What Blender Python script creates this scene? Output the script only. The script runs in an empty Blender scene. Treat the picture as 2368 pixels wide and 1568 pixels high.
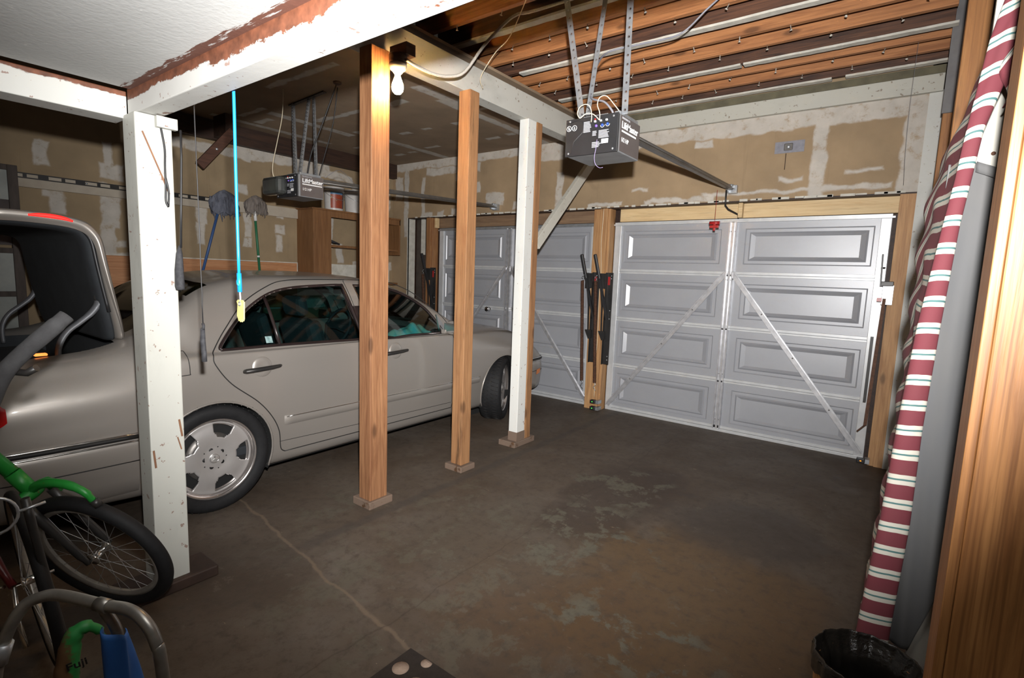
import bpy, bmesh, math, random
import numpy as np
from mathutils import Vector, Matrix
random.seed(7)
PI = math.pi
sc = bpy.context.scene
col = sc.collection

# ------------------------------------------------------------------ camera, world, flash, exposure
def cam_axes(yaw, pitch, roll):
    y, p, r = map(math.radians, (yaw, pitch, roll))
    F = Vector((-math.sin(y)*math.cos(p), math.cos(y)*math.cos(p), -math.sin(p)))
    R = Vector((math.cos(y), math.sin(y), 0)); D = F.cross(R)
    return (math.cos(r)*R+math.sin(r)*D), (-math.sin(r)*R+math.cos(r)*D), F
CR, CD, CF = cam_axes(36.5, 7.0, -2.1)
cam = bpy.data.objects.new('camera', bpy.data.cameras.new('camera'))
col.objects.link(cam)
cam.matrix_world = Matrix(((CR.x, -CD.x, -CF.x, 0), (CR.y, -CD.y, -CF.y, 0), (CR.z, -CD.z, -CF.z, 1.5), (0, 0, 0, 1)))
cam.data.sensor_width = 36.0
cam.data.lens = 36.0*1202/2368
cam.data.clip_start = 0.02
sc.camera = cam

world = bpy.data.worlds.new('world'); sc.world = world
world.use_nodes = True
world.node_tree.nodes['Background'].inputs[0].default_value = (1.0, 0.86, 0.72, 1)
world.node_tree.nodes['Background'].inputs[1].default_value = 0.02

# the photographer's flash, mounted above the lens and pointing ahead
fl = bpy.data.lights.new('camera_flash', 'SPOT')
fl.energy = 1330; fl.color = (1.0, 0.985, 0.965)
fl.spot_size = math.radians(110); fl.spot_blend = 1.0; fl.shadow_soft_size = 0.025
flo = bpy.data.objects.new('camera_flash', fl); col.objects.link(flo)
flo.location = (0.03, 0.02, 1.69)
_az = math.radians(36); _el = math.radians(5)
flo.rotation_euler = Vector((-math.sin(_az)*math.cos(_el), math.cos(_az)*math.cos(_el), math.sin(_el))).to_track_quat('-Z', 'Y').to_euler()

sc.view_settings.view_transform = 'Standard'
sc.view_settings.look = 'None'
sc.view_settings.exposure = 0.0
sc.view_settings.gamma = 1.0

# ------------------------------------------------------------------ node helpers
class NT:
    def __init__(s, name):
        s.m = bpy.data.materials.new(name); s.m.use_nodes = True
        s.t = s.m.node_tree; s.n = s.t.nodes; s.b = s.n['Principled BSDF']
        s.tc = None
    def new(s, ty, **kw):
        x = s.n.new(ty)
        for k, v in kw.items(): setattr(x, k, v)
        return x
    def lk(s, a, b): s.t.links.new(a, b)
    def obj(s):
        if s.tc is None: s.tc = s.new('ShaderNodeTexCoord')
        return s.tc.outputs['Object']
    def mapping(s, src, scale=(1,1,1), loc=(0,0,0), rot=(0,0,0)):
        m = s.new('ShaderNodeMapping'); m.inputs['Scale'].default_value = scale
        m.inputs['Location'].default_value = loc; m.inputs['Rotation'].default_value = rot
        s.lk(src, m.inputs['Vector']); return m.outputs[0]
    def noise(s, vec, scale, detail=5, rough=.55, dist=0):
        n = s.new('ShaderNodeTexNoise'); s.lk(vec, n.inputs['Vector'])
        n.inputs['Scale'].default_value = scale; n.inputs['Detail'].default_value = detail
        n.inputs['Roughness'].default_value = rough; n.inputs['Distortion'].default_value = dist
        return n.outputs['Fac']
    def ramp(s, fac, stops, interp='LINEAR'):
        r = s.new('ShaderNodeValToRGB'); r.color_ramp.interpolation = interp
        e = r.color_ramp.elements
        while len(e) < len(stops): e.new(0.5)
        for i, (p, c) in enumerate(stops):
            e[i].position = p; e[i].color = (c[0], c[1], c[2], 1) if not isinstance(c, (int, float)) else (c, c, c, 1)
        s.lk(fac, r.inputs[0]); return r.outputs[0]
    def mix(s, fac, a, b, mode='MIX'):
        m = s.new('ShaderNodeMix', data_type='RGBA', blend_type=mode)
        for i, v in ((0, fac), (6, a), (7, b)):
            if isinstance(v, (int, float)): m.inputs[i].default_value = v
            elif isinstance(v, tuple): m.inputs[i].default_value = (v[0], v[1], v[2], 1)
            else: s.lk(v, m.inputs[i])
        return m.outputs[2]
    def math(s, op, a, b=0.0, c=0.0, clamp=False):
        m = s.new('ShaderNodeMath', operation=op); m.use_clamp = clamp
        for i, v in enumerate((a, b, c)):
            if isinstance(v, (int, float)): m.inputs[i].default_value = v
            else: s.lk(v, m.inputs[i])
        return m.outputs[0]
    def sstep(s, v, a, b):
        m = s.new('ShaderNodeMapRange', interpolation_type='SMOOTHSTEP')
        s.lk(v, m.inputs[0]); m.inputs[1].default_value = a; m.inputs[2].default_value = b
        return m.outputs[0]
    def sep(s, vec):
        x = s.new('ShaderNodeSeparateXYZ'); s.lk(vec, x.inputs[0]); return x.outputs
    def color(s, v):
        if isinstance(v, tuple): s.b.inputs['Base Color'].default_value = (v[0], v[1], v[2], 1)
        else: s.lk(v, s.b.inputs['Base Color'])
    def rough(s, v):
        if isinstance(v, (int, float)): s.b.inputs['Roughness'].default_value = v
        else: s.lk(v, s.b.inputs['Roughness'])
    def bump(s, h, strength=.3, dist=.01):
        b = s.new('ShaderNodeBump'); b.inputs['Strength'].default_value = strength
        b.inputs['Distance'].default_value = dist
        s.lk(h, b.inputs['Height']); s.lk(b.outputs[0], s.b.inputs['Normal'])
    def set(s, **kw):
        for k, v in kw.items(): s.b.inputs[k.replace('_', ' ')].default_value = v
        return s

def simple(name, c1, c2=None, rough=.6, metal=0., scale=8, stretch=(1,1,1), bump=0, coat=0, spec=.5):
    t = NT(name); c2 = c2 or tuple(x*.8 for x in c1)
    v = t.mapping(t.obj(), stretch)
    n = t.noise(v, scale)
    t.color(t.ramp(n, [(.35, c1), (.7, c2)])); t.rough(rough)
    t.set(Metallic=metal, Coat_Weight=coat, Specular_IOR_Level=spec)
    if bump: t.bump(t.noise(v, scale*4), bump, .004)
    return t.m

def wood(name, light, dark, axis='z', knots=True, rough=.62, stains=0.0, dirty=(.03, .018, .01), fine=.35):
    t = NT(name); o = t.obj()
    L = {'x': (.9, 9, 9), 'y': (9, .9, 9), 'z': (9, 9, .9)}[axis]
    n1 = t.noise(t.mapping(o, L), 2.2, 6, .6, 1.2)
    L2 = tuple(x*5 if x > 1 else x*2 for x in L)
    n2 = t.noise(t.mapping(o, L2), 2.0, 4, .6, .6)
    c = t.ramp(n1, [(.3, light), (.52, tuple((a+b)/2 for a, b in zip(light, dark))), (.68, dark)])
    c = t.mix(t.math('MULTIPLY', t.sstep(n2, .45, .75), .55), c, tuple(x*.62 for x in dark))
    L3 = {'x': (2, 110, 110), 'y': (110, 2, 110), 'z': (110, 110, 2)}[axis]
    n3 = t.noise(t.mapping(o, L3), 1.0, 2, .5, .3)
    c = t.mix(t.math('MULTIPLY', t.sstep(n3, .45, .65), fine), c, tuple(x*.8 for x in dark))
    if knots:
        vo = t.new('ShaderNodeTexVoronoi'); vo.inputs['Scale'].default_value = 1.0
        K = {'x': (2.2, 6, 6), 'y': (6, 2.2, 6), 'z': (6, 6, 2.2)}[axis]
        t.lk(t.mapping(o, K), vo.inputs['Vector'])
        k = t.sstep(vo.outputs['Distance'], .16, .07)
        c = t.mix(t.math('MULTIPLY', k, .75), c, tuple(x*.35 for x in dark))
    if stains > 0:
        s = t.sstep(t.noise(t.mapping(o, tuple(x*.35 for x in L)), 3.1, 5, .65), .72-stains*.3, .86-stains*.3)
        c = t.mix(t.math('MULTIPLY', s, .85), c, dirty)
    t.color(c); t.rough(rough); t.bump(n2, .25, .003)
    return t.m

def painted(name, white, under, amount=.3, scale=4, stretch=(1,1,1), dirt=.3, edge=None, rough=.55):
    """white paint worn through to the wood beneath; edge=(axis index, value where wear starts, value where worn through)"""
    t = NT(name); o = t.obj(); v = t.mapping(o, stretch)
    n = t.noise(v, scale, 9, .68)
    f = n
    if edge:
        ax, a, b = edge
        g = t.sstep(t.sep(o)[ax], a, b)
        f = t.math('ADD', n, t.math('MULTIPLY', g, .34))
    mask = t.sstep(f, .74-amount*.3, .78-amount*.3)
    d = t.noise(t.mapping(o, stretch), scale*.7, 6, .6)
    base = t.mix(t.math('MULTIPLY', t.sstep(d, .5, .75), dirt), white, tuple(x*.45 for x in white))
    un = t.ramp(t.noise(t.mapping(o, (6, 6, 6)), 5), [(.3, under), (.7, tuple(x*.45 for x in under))])
    sp = t.sstep(t.noise(o, 34, 3, .6), .665, .69)
    base = t.mix(t.math('MULTIPLY', sp, .7), base, under)
    t.color(t.mix(mask, base, un)); t.rough(rough)
    t.bump(t.math('SUBTRACT', t.noise(v, 22, 5), mask), .3, .003)
    return t.m

def drywall(name, axes, rects, base=(.31, .22, .13), mud=(.50, .46, .41), warp=.05, lines=None):
    """brown drywall paper with irregular joint compound patches; rects = (cu, cv, half u, half v)"""
    t = NT(name); o = t.obj(); s = t.sep(o)
    nz = t.new('ShaderNodeTexNoise'); nz.inputs['Scale'].default_value = 5.5; nz.inputs['Detail'].default_value = 5
    t.lk(o, nz.inputs['Vector'])
    w = t.new('ShaderNodeVectorMath', operation='MULTIPLY_ADD')
    t.lk(nz.outputs['Color'], w.inputs[0]); w.inputs[1].default_value = (warp*2.2,)*3; w.inputs[2].default_value = (-warp*1.1,)*3
    ad = t.new('ShaderNodeVectorMath', operation='ADD'); t.lk(w.outputs[0], ad.inputs[0]); t.lk(o, ad.inputs[1])
    ss = t.sep(ad.outputs[0])
    cu, cv = ss[axes[0]], ss[axes[1]]
    cmb = t.new('ShaderNodeCombineXYZ'); t.lk(cu, cmb.inputs[0]); t.lk(cv, cmb.inputs[1])
    acc = None
    for (a, b, hu, hv) in rects:
        sb = t.new('ShaderNodeVectorMath', operation='SUBTRACT'); t.lk(cmb.outputs[0], sb.inputs[0]); sb.inputs[1].default_value = (a, b, 0)
        ab = t.new('ShaderNodeVectorMath', operation='ABSOLUTE'); t.lk(sb.outputs[0], ab.inputs[0])
        s2 = t.new('ShaderNodeVectorMath', operation='SUBTRACT'); t.lk(ab.outputs[0], s2.inputs[0]); s2.inputs[1].default_value = (hu, hv, 0)
        q = t.sep(s2.outputs[0])
        d = t.math('MAXIMUM', q[0], q[1])
        acc = d if acc is None else t.math('MINIMUM', acc, d)
    mask = t.sstep(acc, .012, -.012)
    n = t.noise(o, 3.0, 6)
    b = t.ramp(n, [(.3, tuple(x*1.1 for x in base)), (.7, tuple(x*.82 for x in base))])
    streak = t.sstep(t.noise(t.mapping(o, (7, 7, .35)), 4, 4), .60, .75)
    b = t.mix(t.math('MULTIPLY', streak, .25), b, tuple(x*.6 for x in base))
    m = t.ramp(t.noise(o, 9, 5), [(.3, mud), (.75, tuple(x*.8 for x in mud))])
    f = t.math('MULTIPLY', mask, t.sstep(t.noise(o, 14, 6, .7), .22, .5))
    t.color(t.mix(f, b, m)); t.rough(.85)
    t.bump(t.math('ADD', t.math('MULTIPLY', mask, .6), t.math('MULTIPLY', t.noise(o, 60), .15)), .35, .004)
    return t.m

def glow(name, c, strength):
    m = bpy.data.materials.new(name); m.use_nodes = True
    n = m.node_tree.nodes; b = n['Principled BSDF']
    b.inputs['Base Color'].default_value = (*c, 1)
    b.inputs['Emission Color'].default_value = (*c, 1); b.inputs['Emission Strength'].default_value = strength
    # slight variation keeps it procedural
    t = n.new('ShaderNodeTexNoise'); r = n.new('ShaderNodeMapRange'); r.inputs[3].default_value = strength*.9; r.inputs[4].default_value = strength*1.1
    m.node_tree.links.new(t.outputs['Fac'], r.inputs[0]); m.node_tree.links.new(r.outputs[0], b.inputs['Emission Strength'])
    return m

# ------------------------------------------------------------------ mesh helpers
def orient(d):
    d = Vector(d).normalized()
    u = Vector((0, 0, 1)) if abs(d.z) < .95 else Vector((0, 1, 0))
    a = d.cross(u).normalized(); return a, a.cross(d).normalized()

def bx(bm, x0, x1, y0, y1, z0, z1, bev=0.0):
    vs = [bm.verts.new(p) for p in ((x0,y0,z0),(x1,y0,z0),(x1,y1,z0),(x0,y1,z0),(x0,y0,z1),(x1,y0,z1),(x1,y1,z1),(x0,y1,z1))]
    fs = [bm.faces.new([vs[i] for i in f]) for f in ((0,3,2,1),(4,5,6,7),(0,1,5,4),(1,2,6,5),(2,3,7,6),(3,0,4,7))]
    if bev:
        es = list({e for f in fs for e in f.edges})
        bmesh.ops.bevel(bm, geom=es, offset=bev, segments=2, affect='EDGES', profile=.5)
    return bm

def bar(bm, p, q, w, h, up=None, bev=0.0):
    """box section bar from p to q: w across, h along 'up'"""
    p, q = Vector(p), Vector(q); d = (q-p).normalized()
    if up is None: a, b = orient(d)
    else:
        b = Vector(up); b = (b-d*b.dot(d)).normalized(); a = d.cross(b).normalized()
    vs = []
    for c in (p, q):
        for s, t in ((-1,-1),(1,-1),(1,1),(-1,1)): vs.append(bm.verts.new(c+a*(s*w/2)+b*(t*h/2)))
    fs = [bm.faces.new([vs[i] for i in f]) for f in ((3,2,1,0),(4,5,6,7),(0,1,5,4),(1,2,6,5),(2,3,7,6),(3,0,4,7))]
    if bev:
        es = list({e for f in fs for e in f.edges})
        bmesh.ops.bevel(bm, geom=es, offset=bev, segments=2, affect='EDGES', profile=.5)
    return bm

def smooth_path(pts, n=8):
    P = [Vector(p) for p in pts]
    if len(P) < 3: return P
    P = [P[0]*2-P[1]] + P + [P[-1]*2-P[-2]]
    out = []
    for i in range(1, len(P)-2):
        for k in range(n):
            t = k/n; a, b, c, d = P[i-1], P[i], P[i+1], P[i+2]
            out.append(.5*((2*b)+(c-a)*t+(2*a-5*b+4*c-d)*t*t+(3*b-a-3*c+d)*t**3))
    out.append(P[-2]); return out

def tube(bm, pts, r, seg=10, closed=False, cap=True, smooth=0, rz=1.0):
    """round tube; r is a number or a list; rz flattens it along the second axis"""
    P = smooth_path(pts, smooth) if smooth else [Vector(p) for p in pts]
    n = len(P)
    R = r if isinstance(r, (list, tuple)) else [r]*n
    if len(R) != n: R = [R[min(len(R)-1, int(i*(len(R)-1)/(n-1)+.5))] for i in range(n)]
    a, b = orient(P[1]-P[0]); rings = []
    for i in range(n):
        if closed: d = P[(i+1) % n]-P[i-1]
        else: d = P[min(i+1, n-1)]-P[max(i-1, 0)]
        d.normalize(); a = (a-d*a.dot(d)).normalized(); b = d.cross(a)
        rings.append([bm.verts.new(P[i]+R[i]*(math.cos(2*PI*k/seg)*a+rz*math.sin(2*PI*k/seg)*b)) for k in range(seg)])
    m = n if closed else n-1
    for i in range(m):
        A, B = rings[i], rings[(i+1) % n]
        for k in range(seg): f = bm.faces.new((A[k], A[(k+1) % seg], B[(k+1) % seg], B[k])); f.smooth = True
    if cap and not closed:
        bm.faces.new(rings[0][::-1]); bm.faces.new(rings[-1])
    return bm

def lathe(bm, prof, c=(0,0,0), axis=(0,0,1), seg=32, smooth=True):
    """prof = (radius, height along axis)"""
    ax = Vector(axis).normalized(); a, b = orient(ax); c = Vector(c); rings = []
    for r, h in prof:
        if r < 1e-6: rings.append([bm.verts.new(c+ax*h)])
        else: rings.append([bm.verts.new(c+ax*h+r*(math.cos(2*PI*k/seg)*a+math.sin(2*PI*k/seg)*b)) for k in range(seg)])
    for A, B in zip(rings, rings[1:]):
        for k in range(seg):
            l = (k+1) % seg
            if len(A) == 1 and len(B) == 1: continue
            if len(A) == 1: f = bm.faces.new((A[0], B[l], B[k]))
            elif len(B) == 1: f = bm.faces.new((A[k], A[l], B[0]))
            else: f = bm.faces.new((A[k], A[l], B[l], B[k]))
            f.smooth = smooth
    return bm

def grid(bm, fn, nu, nv, smooth=True, uv=None):
    V = [[bm.verts.new(fn(i/nu, j/nv)) for j in range(nv+1)] for i in range(nu+1)]
    lay = bm.loops.layers.uv.verify() if uv else None
    for i in range(nu):
        for j in range(nv):
            f = bm.faces.new((V[i][j], V[i+1][j], V[i+1][j+1], V[i][j+1])); f.smooth = smooth
            if uv:
                for l, (a, b) in zip(f.loops, ((i,j),(i+1,j),(i+1,j+1),(i,j+1))): l[lay].uv = uv(a/nu, b/nv)
    return bm

def prism(bm, poly, axis, lo, hi):
    """polygon in the two other axes, extruded lo..hi along axis"""
    def P(u, v, w): return {0: (w, u, v), 1: (u, w, v), 2: (u, v, w)}[axis]
    A = [bm.verts.new(P(u, v, lo)) for u, v in poly]; B = [bm.verts.new(P(u, v, hi)) for u, v in poly]
    n = len(poly)
    bm.faces.new(A); bm.faces.new(B[::-1])
    for i in range(n): bm.faces.new((A[i], B[i], B[(i+1) % n], A[(i+1) % n]))
    return bm

def N(): return bmesh.new()

def obj(name, bm, m, parent=None, solid=0, fix=True):
    if fix: bmesh.ops.recalc_face_normals(bm, faces=bm.faces)
    me = bpy.data.meshes.new(name)
    if parent is not None:
        r = root_of(parent)
        bmesh.ops.translate(bm, verts=bm.verts, vec=-Vector(r.location))
    bm.to_mesh(me); bm.free()
    for x in (m if isinstance(m, (list, tuple)) else [m]): me.materials.append(x)
    o = bpy.data.objects.new(name, me); col.objects.link(o)
    if parent is not None: o.parent = parent
    if solid:
        s = o.modifiers.new('solid', 'SOLIDIFY'); s.thickness = solid; s.offset = 0
    return o

def root_of(o):
    while o.parent is not None: o = o.parent
    return o

def thing(name, label, cat, loc=(0,0,0), group=None):
    o = bpy.data.objects.new(name, None); col.objects.link(o); o.location = loc
    o.empty_display_size = .1
    o['label'] = label; o['category'] = cat
    if group: o['group'] = group
    return o

def tag(o, label, cat, group=None, kind=None):
    o['label'] = label; o['category'] = cat
    if group: o['group'] = group
    if kind: o['kind'] = kind
    return o

def struct(name, bm, m, parent=None):
    o = obj(name, bm, m, parent)
    if parent is None: o['kind'] = 'structure'
    return o

def text(name, s, size, loc, rot, m, parent, depth=.0008, bold=False):
    c = bpy.data.curves.new(name, 'FONT'); c.body = s; c.size = size; c.extrude = depth
    c.align_x = 'LEFT'; c.resolution_u = 3
    if bold: c.offset = size*.018
    t = bpy.data.objects.new(name+'_tmp', c); col.objects.link(t)
    dg = bpy.context.evaluated_depsgraph_get()
    me = bpy.data.meshes.new_from_object(t.evaluated_get(dg)); bpy.data.objects.remove(t)
    M = Matrix.Translation(Vector(loc)-Vector(root_of(parent).location)) @ rot
    me.transform(M); me.materials.clear(); me.materials.append(m)
    o = bpy.data.objects.new(name, me); col.objects.link(o); o.parent = parent
    return o
def basis(right, up):
    r, u = Vector(right).normalized(), Vector(up).normalized(); n = r.cross(u)
    return Matrix(((r.x, u.x, n.x, 0), (r.y, u.y, n.y, 0), (r.z, u.z, n.z, 0), (0, 0, 0, 1)))

# ------------------------------------------------------------------ materials
YD = 5.42      # garage door leaf
YW = 5.27      # inner face of the door wall
XL = -6.2      # left wall
ZC = 3.04      # bay ceiling
M_wood = wood('post_wood', (.34, .17, .08), (.18, .072, .03), 'z', fine=.6)
M_wood2 = wood('stained_post_wood', (.37, .195, .088), (.24, .11, .046), 'z', stains=.55)
M_jamb = wood('jamb_wood', (.50, .29, .13), (.34, .17, .07), 'z')
M_jambx = wood('header_wood', (.66, .50, .28), (.56, .38, .19), 'x', knots=False, fine=.1)
M_joist = wood('joist_wood', (.46, .20, .075), (.26, .10, .035), 'x')
M_joistd = wood('dark_joist_wood', (.13, .055, .028), (.03, .014, .010), 'x')
M_bigpost = wood('foreground_post_wood', (.36, .165, .055), (.20, .078, .022), 'z', rough=.5, fine=.9)
M_dark = wood('old_dark_wood', (.05, .022, .012), (.018, .008, .005), 'y', knots=False)
M_cab = wood('cabinet_plywood', (.24, .115, .045), (.16, .07, .025), 'z', knots=False)
M_osb = wood('knotty_board', (.50, .25, .12), (.36, .15, .06), 'y')
M_white = painted('worn_white_post_paint', (.47, .47, .43), (.17, .06, .03), amount=.33, scale=6, stretch=(1, 1, .5), dirt=.4)
M_whitebeam = painted('flaking_white_beam_paint', (.55, .545, .52), (.20, .07, .035), amount=.52, scale=6, stretch=(.6, 1, 1.2), dirt=.15, edge=(2, 2.135, 2.205))
M_whitebeam2 = painted('flaking_white_side_beam_paint', (.54, .54, .51), (.20, .07, .035), amount=.26, scale=3.6, stretch=(1, .5, 1.3), dirt=.12, edge=(2, 2.15, 2.21))
M_graybeam = painted('dirty_white_beam_paint', (.46, .45, .41), (.16, .09, .05), amount=.16, scale=2.6, stretch=(1, .5, 1), dirt=.7)
M_ledger = painted('ledger_paint', (.44, .43, .38), (.13, .08, .04), amount=.2, scale=3, stretch=(.6, 1, 1), dirt=.6)
M_plaster = simple('plaster_remnant', (.58, .56, .50), (.44, .42, .37), rough=.9, scale=14, bump=.6)
M_cellow = NT('low_ceiling_paint')
def _lowceil(t):
    o = t.obj(); n = t.noise(o, 2.2, 6); f = t.sstep(t.noise(o, 26, 4, .6), .68, .74)
    b = t.ramp(n, [(.3, (.44, .44, .43)), (.75, (.36, .36, .35))])
    b = t.mix(t.math('MULTIPLY', f, .5), b, (.66, .65, .61))
    s = t.sep(o)
    ed = t.math('ADD', t.sstep(s[1], .66, .87), t.math('MULTIPLY', t.noise(t.mapping(o, (1.2, 9, 1)), 5, 8, .7), .9))
    m = t.sstep(ed, 1.24, 1.29)
    t.color(t.mix(m, b, (.10, .035, .02))); t.rough(.8); t.bump(t.noise(o, 50, 4), .35, .004)
_lowceil(M_cellow); M_cellow = M_cellow.m
M_black = simple('black_plastic', (.018, .018, .02), (.012, .012, .013), rough=.45)
M_blackm = simple('black_painted_steel', (.02, .02, .021), (.035, .032, .03), rough=.42, metal=.3)
M_rust = simple('rusty_spring_steel', (.13, .06, .035), (.07, .033, .02), rough=.7, metal=.3, scale=40)
M_galv = simple('galvanised_steel', (.52, .54, .56), (.38, .40, .43), rough=.38, metal=.75, scale=24)
M_gray = simple('opener_gray_enamel', (.22, .225, .23), (.17, .17, .175), rough=.5, metal=.2, scale=12)
M_taupe = simple('opener_taupe_label', (.10, .085, .08), (.085, .07, .068), rough=.4)
M_rail = simple('opener_rail_steel', (.20, .19, .18), (.13, .12, .11), rough=.42, metal=.7)
M_text = simple('white_print', (.72, .72, .72), (.66, .66, .66), rough=.6)
M_gtext = simple('grey_print', (.34, .34, .36), (.28, .28, .30), rough=.6)
M_red = simple('red_plastic', (.36, .015, .015), (.30, .012, .012), rough=.35)
M_blue = simple('blue_button', (.02, .08, .45), (.02, .06, .35), rough=.3)
M_purple = simple('purple_button', (.18, .10, .5), (.15, .08, .42), rough=.4)
M_violet = simple('violet_wire_insulation', (.35, .28, .5), (.30, .24, .45), rough=.5)
M_cream = simple('cream_wire_insulation', (.70, .62, .46), (.6, .52, .38), rough=.55)
M_gwire = simple('grey_cable', (.22, .22, .25), (.16, .16, .19), rough=.55)
M_door = NT('garage_door_enamel')
def _doorm(t):
    o = t.obj(); n = t.noise(o, 3, 4); d = t.sstep(t.noise(t.mapping(o, (1, 1, 2.5)), 5, 6, .6), .62, .8)
    b = t.ramp(n, [(.3, (.335, .343, .37)), (.7, (.305, .313, .34))])
    t.color(t.mix(t.math('MULTIPLY', d, .2), b, (.25, .22, .2))); t.rough(.38)
    t.bump(t.noise(o, 160, 2), .12, .0015); t.set(Specular_IOR_Level=.9, Metallic=.12)
_doorm(M_door); M_door = M_door.m
M_rail_w = simple('door_rail_white_steel', (.58, .59, .60), (.50, .51, .52), rough=.35, metal=.25, scale=10)
M_strut = simple('door_strut_bare_steel', (.60, .60, .62), (.44, .44, .46), rough=.34, metal=.6, scale=18)

def floor_mat():
    t = NT('stained_concrete'); o = t.obj()
    n1 = t.noise(o, 1.1, 7, .62, .6); n2 = t.noise(t.mapping(o, (1, 1, 1), loc=(7, 3, 0)), 2.6, 8, .66, .4)
    base = t.ramp(n1, [(.32, (.060, .040, .026)), (.46, (.078, .057, .041)), (.60, (.098, .077, .060)), (.75, (.125, .105, .088))])
    # areas: orange-brown traffic stain near the middle of the bay, darker oil patches
    def blob(cx, cy, rx, ry, soft=.5):
        m = t.mapping(o, (1/rx, 1/ry, 0), loc=(-cx/rx, -cy/ry, 0))
        l = t.new('ShaderNodeVectorMath', operation='LENGTH'); t.lk(m, l.inputs[0])
        return t.sstep(t.math('ADD', l.outputs['Value'], t.math('MULTIPLY', t.math('SUBTRACT', n2, .5), 1.6)), 1.0+soft*.5, 1.0-soft*.5)
    base = t.mix(t.math('MULTIPLY', blob(-.72, 2.35, .62, .75), .75), base, (.100, .058, .024))
    base = t.mix(t.math('MULTIPLY', blob(-1.2, 1.95, .5, .45), .6), base, (.075, .042, .020))
    base = t.mix(t.math('MULTIPLY', blob(-1.7, 2.25, .55, .5), .45), base, (.080, .066, .050))
    base = t.mix(t.math('MULTIPLY', blob(-1.45, 3.3, .35, .75), .7), base, (.040, .026, .019))
    base = t.mix(t.math('MULTIPLY', blob(-.62, 3.3, .45, .40), .6), base, (.042, .034, .030))
    base = t.mix(t.math('MULTIPLY', blob(-2.5, 1.15, .4, .3), .5), base, (.05, .036, .026))
    # grey flaked patches
    fl_ = t.sstep(t.noise(o, 4.2, 10, .74, .3), .53, .555)
    near = t.math('MAXIMUM', t.math('MAXIMUM', blob(-1.35, 2.6, .4, .5), blob(-.75, 1.95, .35, .22)), t.math('MAXIMUM', blob(-1.5, 3.4, .35, .4), t.math('MULTIPLY', blob(-1.8, 1.9, 1.1, .9), .55)))
    base = t.mix(t.math('MULTIPLY', t.math('MULTIPLY', fl_, near), 1.0), base, (.096, .086, .063))
    fine = t.noise(t.mapping(o, (1, 1, 1), loc=(2, 5, 1)), 17, 8, .75)
    base = t.mix(t.math('MULTIPLY', t.sstep(fine, .45, .70), .7), base, (.042, .031, .024))
    streaks = t.sstep(t.noise(t.mapping(o, (5, .8, 1), rot=(0, 0, .5)), 3.5, 7, .7), .56, .66)
    base = t.mix(t.math('MULTIPLY', streaks, .3), base, (.045, .034, .027))
    pale = t.sstep(t.noise(t.mapping(o, (1, 1, 1), loc=(11, 4, 2)), 6.0, 9, .72), .60, .64)
    base = t.mix(t.math('MULTIPLY', pale, .45), base, (.115, .098, .075))
    # pale chips
    ch = t.sstep(t.noise(t.mapping(o, (1.2, 3.2, 1)), 7.5, 8, .68), .69, .70)
    base = t.mix(t.math('MULTIPLY', ch, .85), base, (.26, .19, .12))
    sp = t.sstep(t.noise(o, 46, 2, .5), .765, .785)
    base = t.mix(t.math('MULTIPLY', sp, .6), base, (.3, .24, .17))
    # poured joints
    s = t.sep(o); wob = t.math('MULTIPLY', t.math('SUBTRACT', t.noise(o, 4, 5), .5), .10)
    j1 = t.math('ABSOLUTE', t.math('ADD', t.math('SUBTRACT', t.math('ADD', s[1], t.math('MULTIPLY', s[0], .13)), 1.125), wob))
    j1m = t.math('MULTIPLY', t.sstep(j1, .014, .003), t.sstep(s[0], -1.1, -1.5))
    base = t.mix(t.math('MULTIPLY', j1m, .7), base, (.16, .115, .08))
    j2 = t.math('ABSOLUTE', t.math('ADD', t.math('ADD', s[0], 2.45), wob))
    j2m = t.math('MULTIPLY', t.sstep(j2, .055, .02), t.sstep(s[1], 1.3, 1.6))
    base = t.mix(t.math('MULTIPLY', j2m, .55), base, (.045, .038, .034))
    j3 = t.math('ABSOLUTE', t.math('ADD', t.math('ADD', s[0], 1.62), wob))
    cr = t.sstep(j3, .006, .001)
    base = t.mix(t.math('MULTIPLY', cr, .4), base, (.03, .02, .015))
    t.color(base); t.rough(t.ramp(n2, [(.3, .58), (.7, .8)]))
    t.bump(t.math('ADD', t.math('MULTIPLY', n2, .6), t.math('MULTIPLY', t.noise(o, 60, 4), .25)), .35, .012)
    return t.m
M_floor = floor_mat()

M_dwall = drywall('door_wall_drywall', (0, 2), [
    (-1.2, 2.94, 1.25, .075), (-.69, 2.62, .055, .34), (-.03, 2.6, .085, .40), (-1.667, 2.815, .075, .035), (-1.9, 2.31, .35, .022), (-.9, 2.44, .10, .014),
    (-1.15, 2.335, .5, .015), (-.45, 2.335, .3, .02), (-.35, 2.47, .12, .012), (-2.3, 2.43, .09, .012), (-2.7, 2.30, .2, .02), (-2.3, 2.96, .3, .06),
    (-4.4, 3.0, 1.7, .06), (-5.9, 2.5, .045, .5), (-5.55, 2.48, .035, .32), (-6.05, 2.7, .08, .16), (-4.25, 2.45, .14, .08), (-3.85, 2.36, .10, .04), (-5.2, 2.31, .06, .03), (-4.95, 2.33, .05, .04),
    (-5.0, 2.88, .5, .05), (-4.55, 2.62, .05, .06), (-4.9, 2.76, .035, .05), (-5.45, 2.30, .08, .035), (-3.3, 2.5, .05, .2), (-3.5, 2.9, .3, .06),
    (-3.05, 2.97, .4, .07)])
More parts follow.
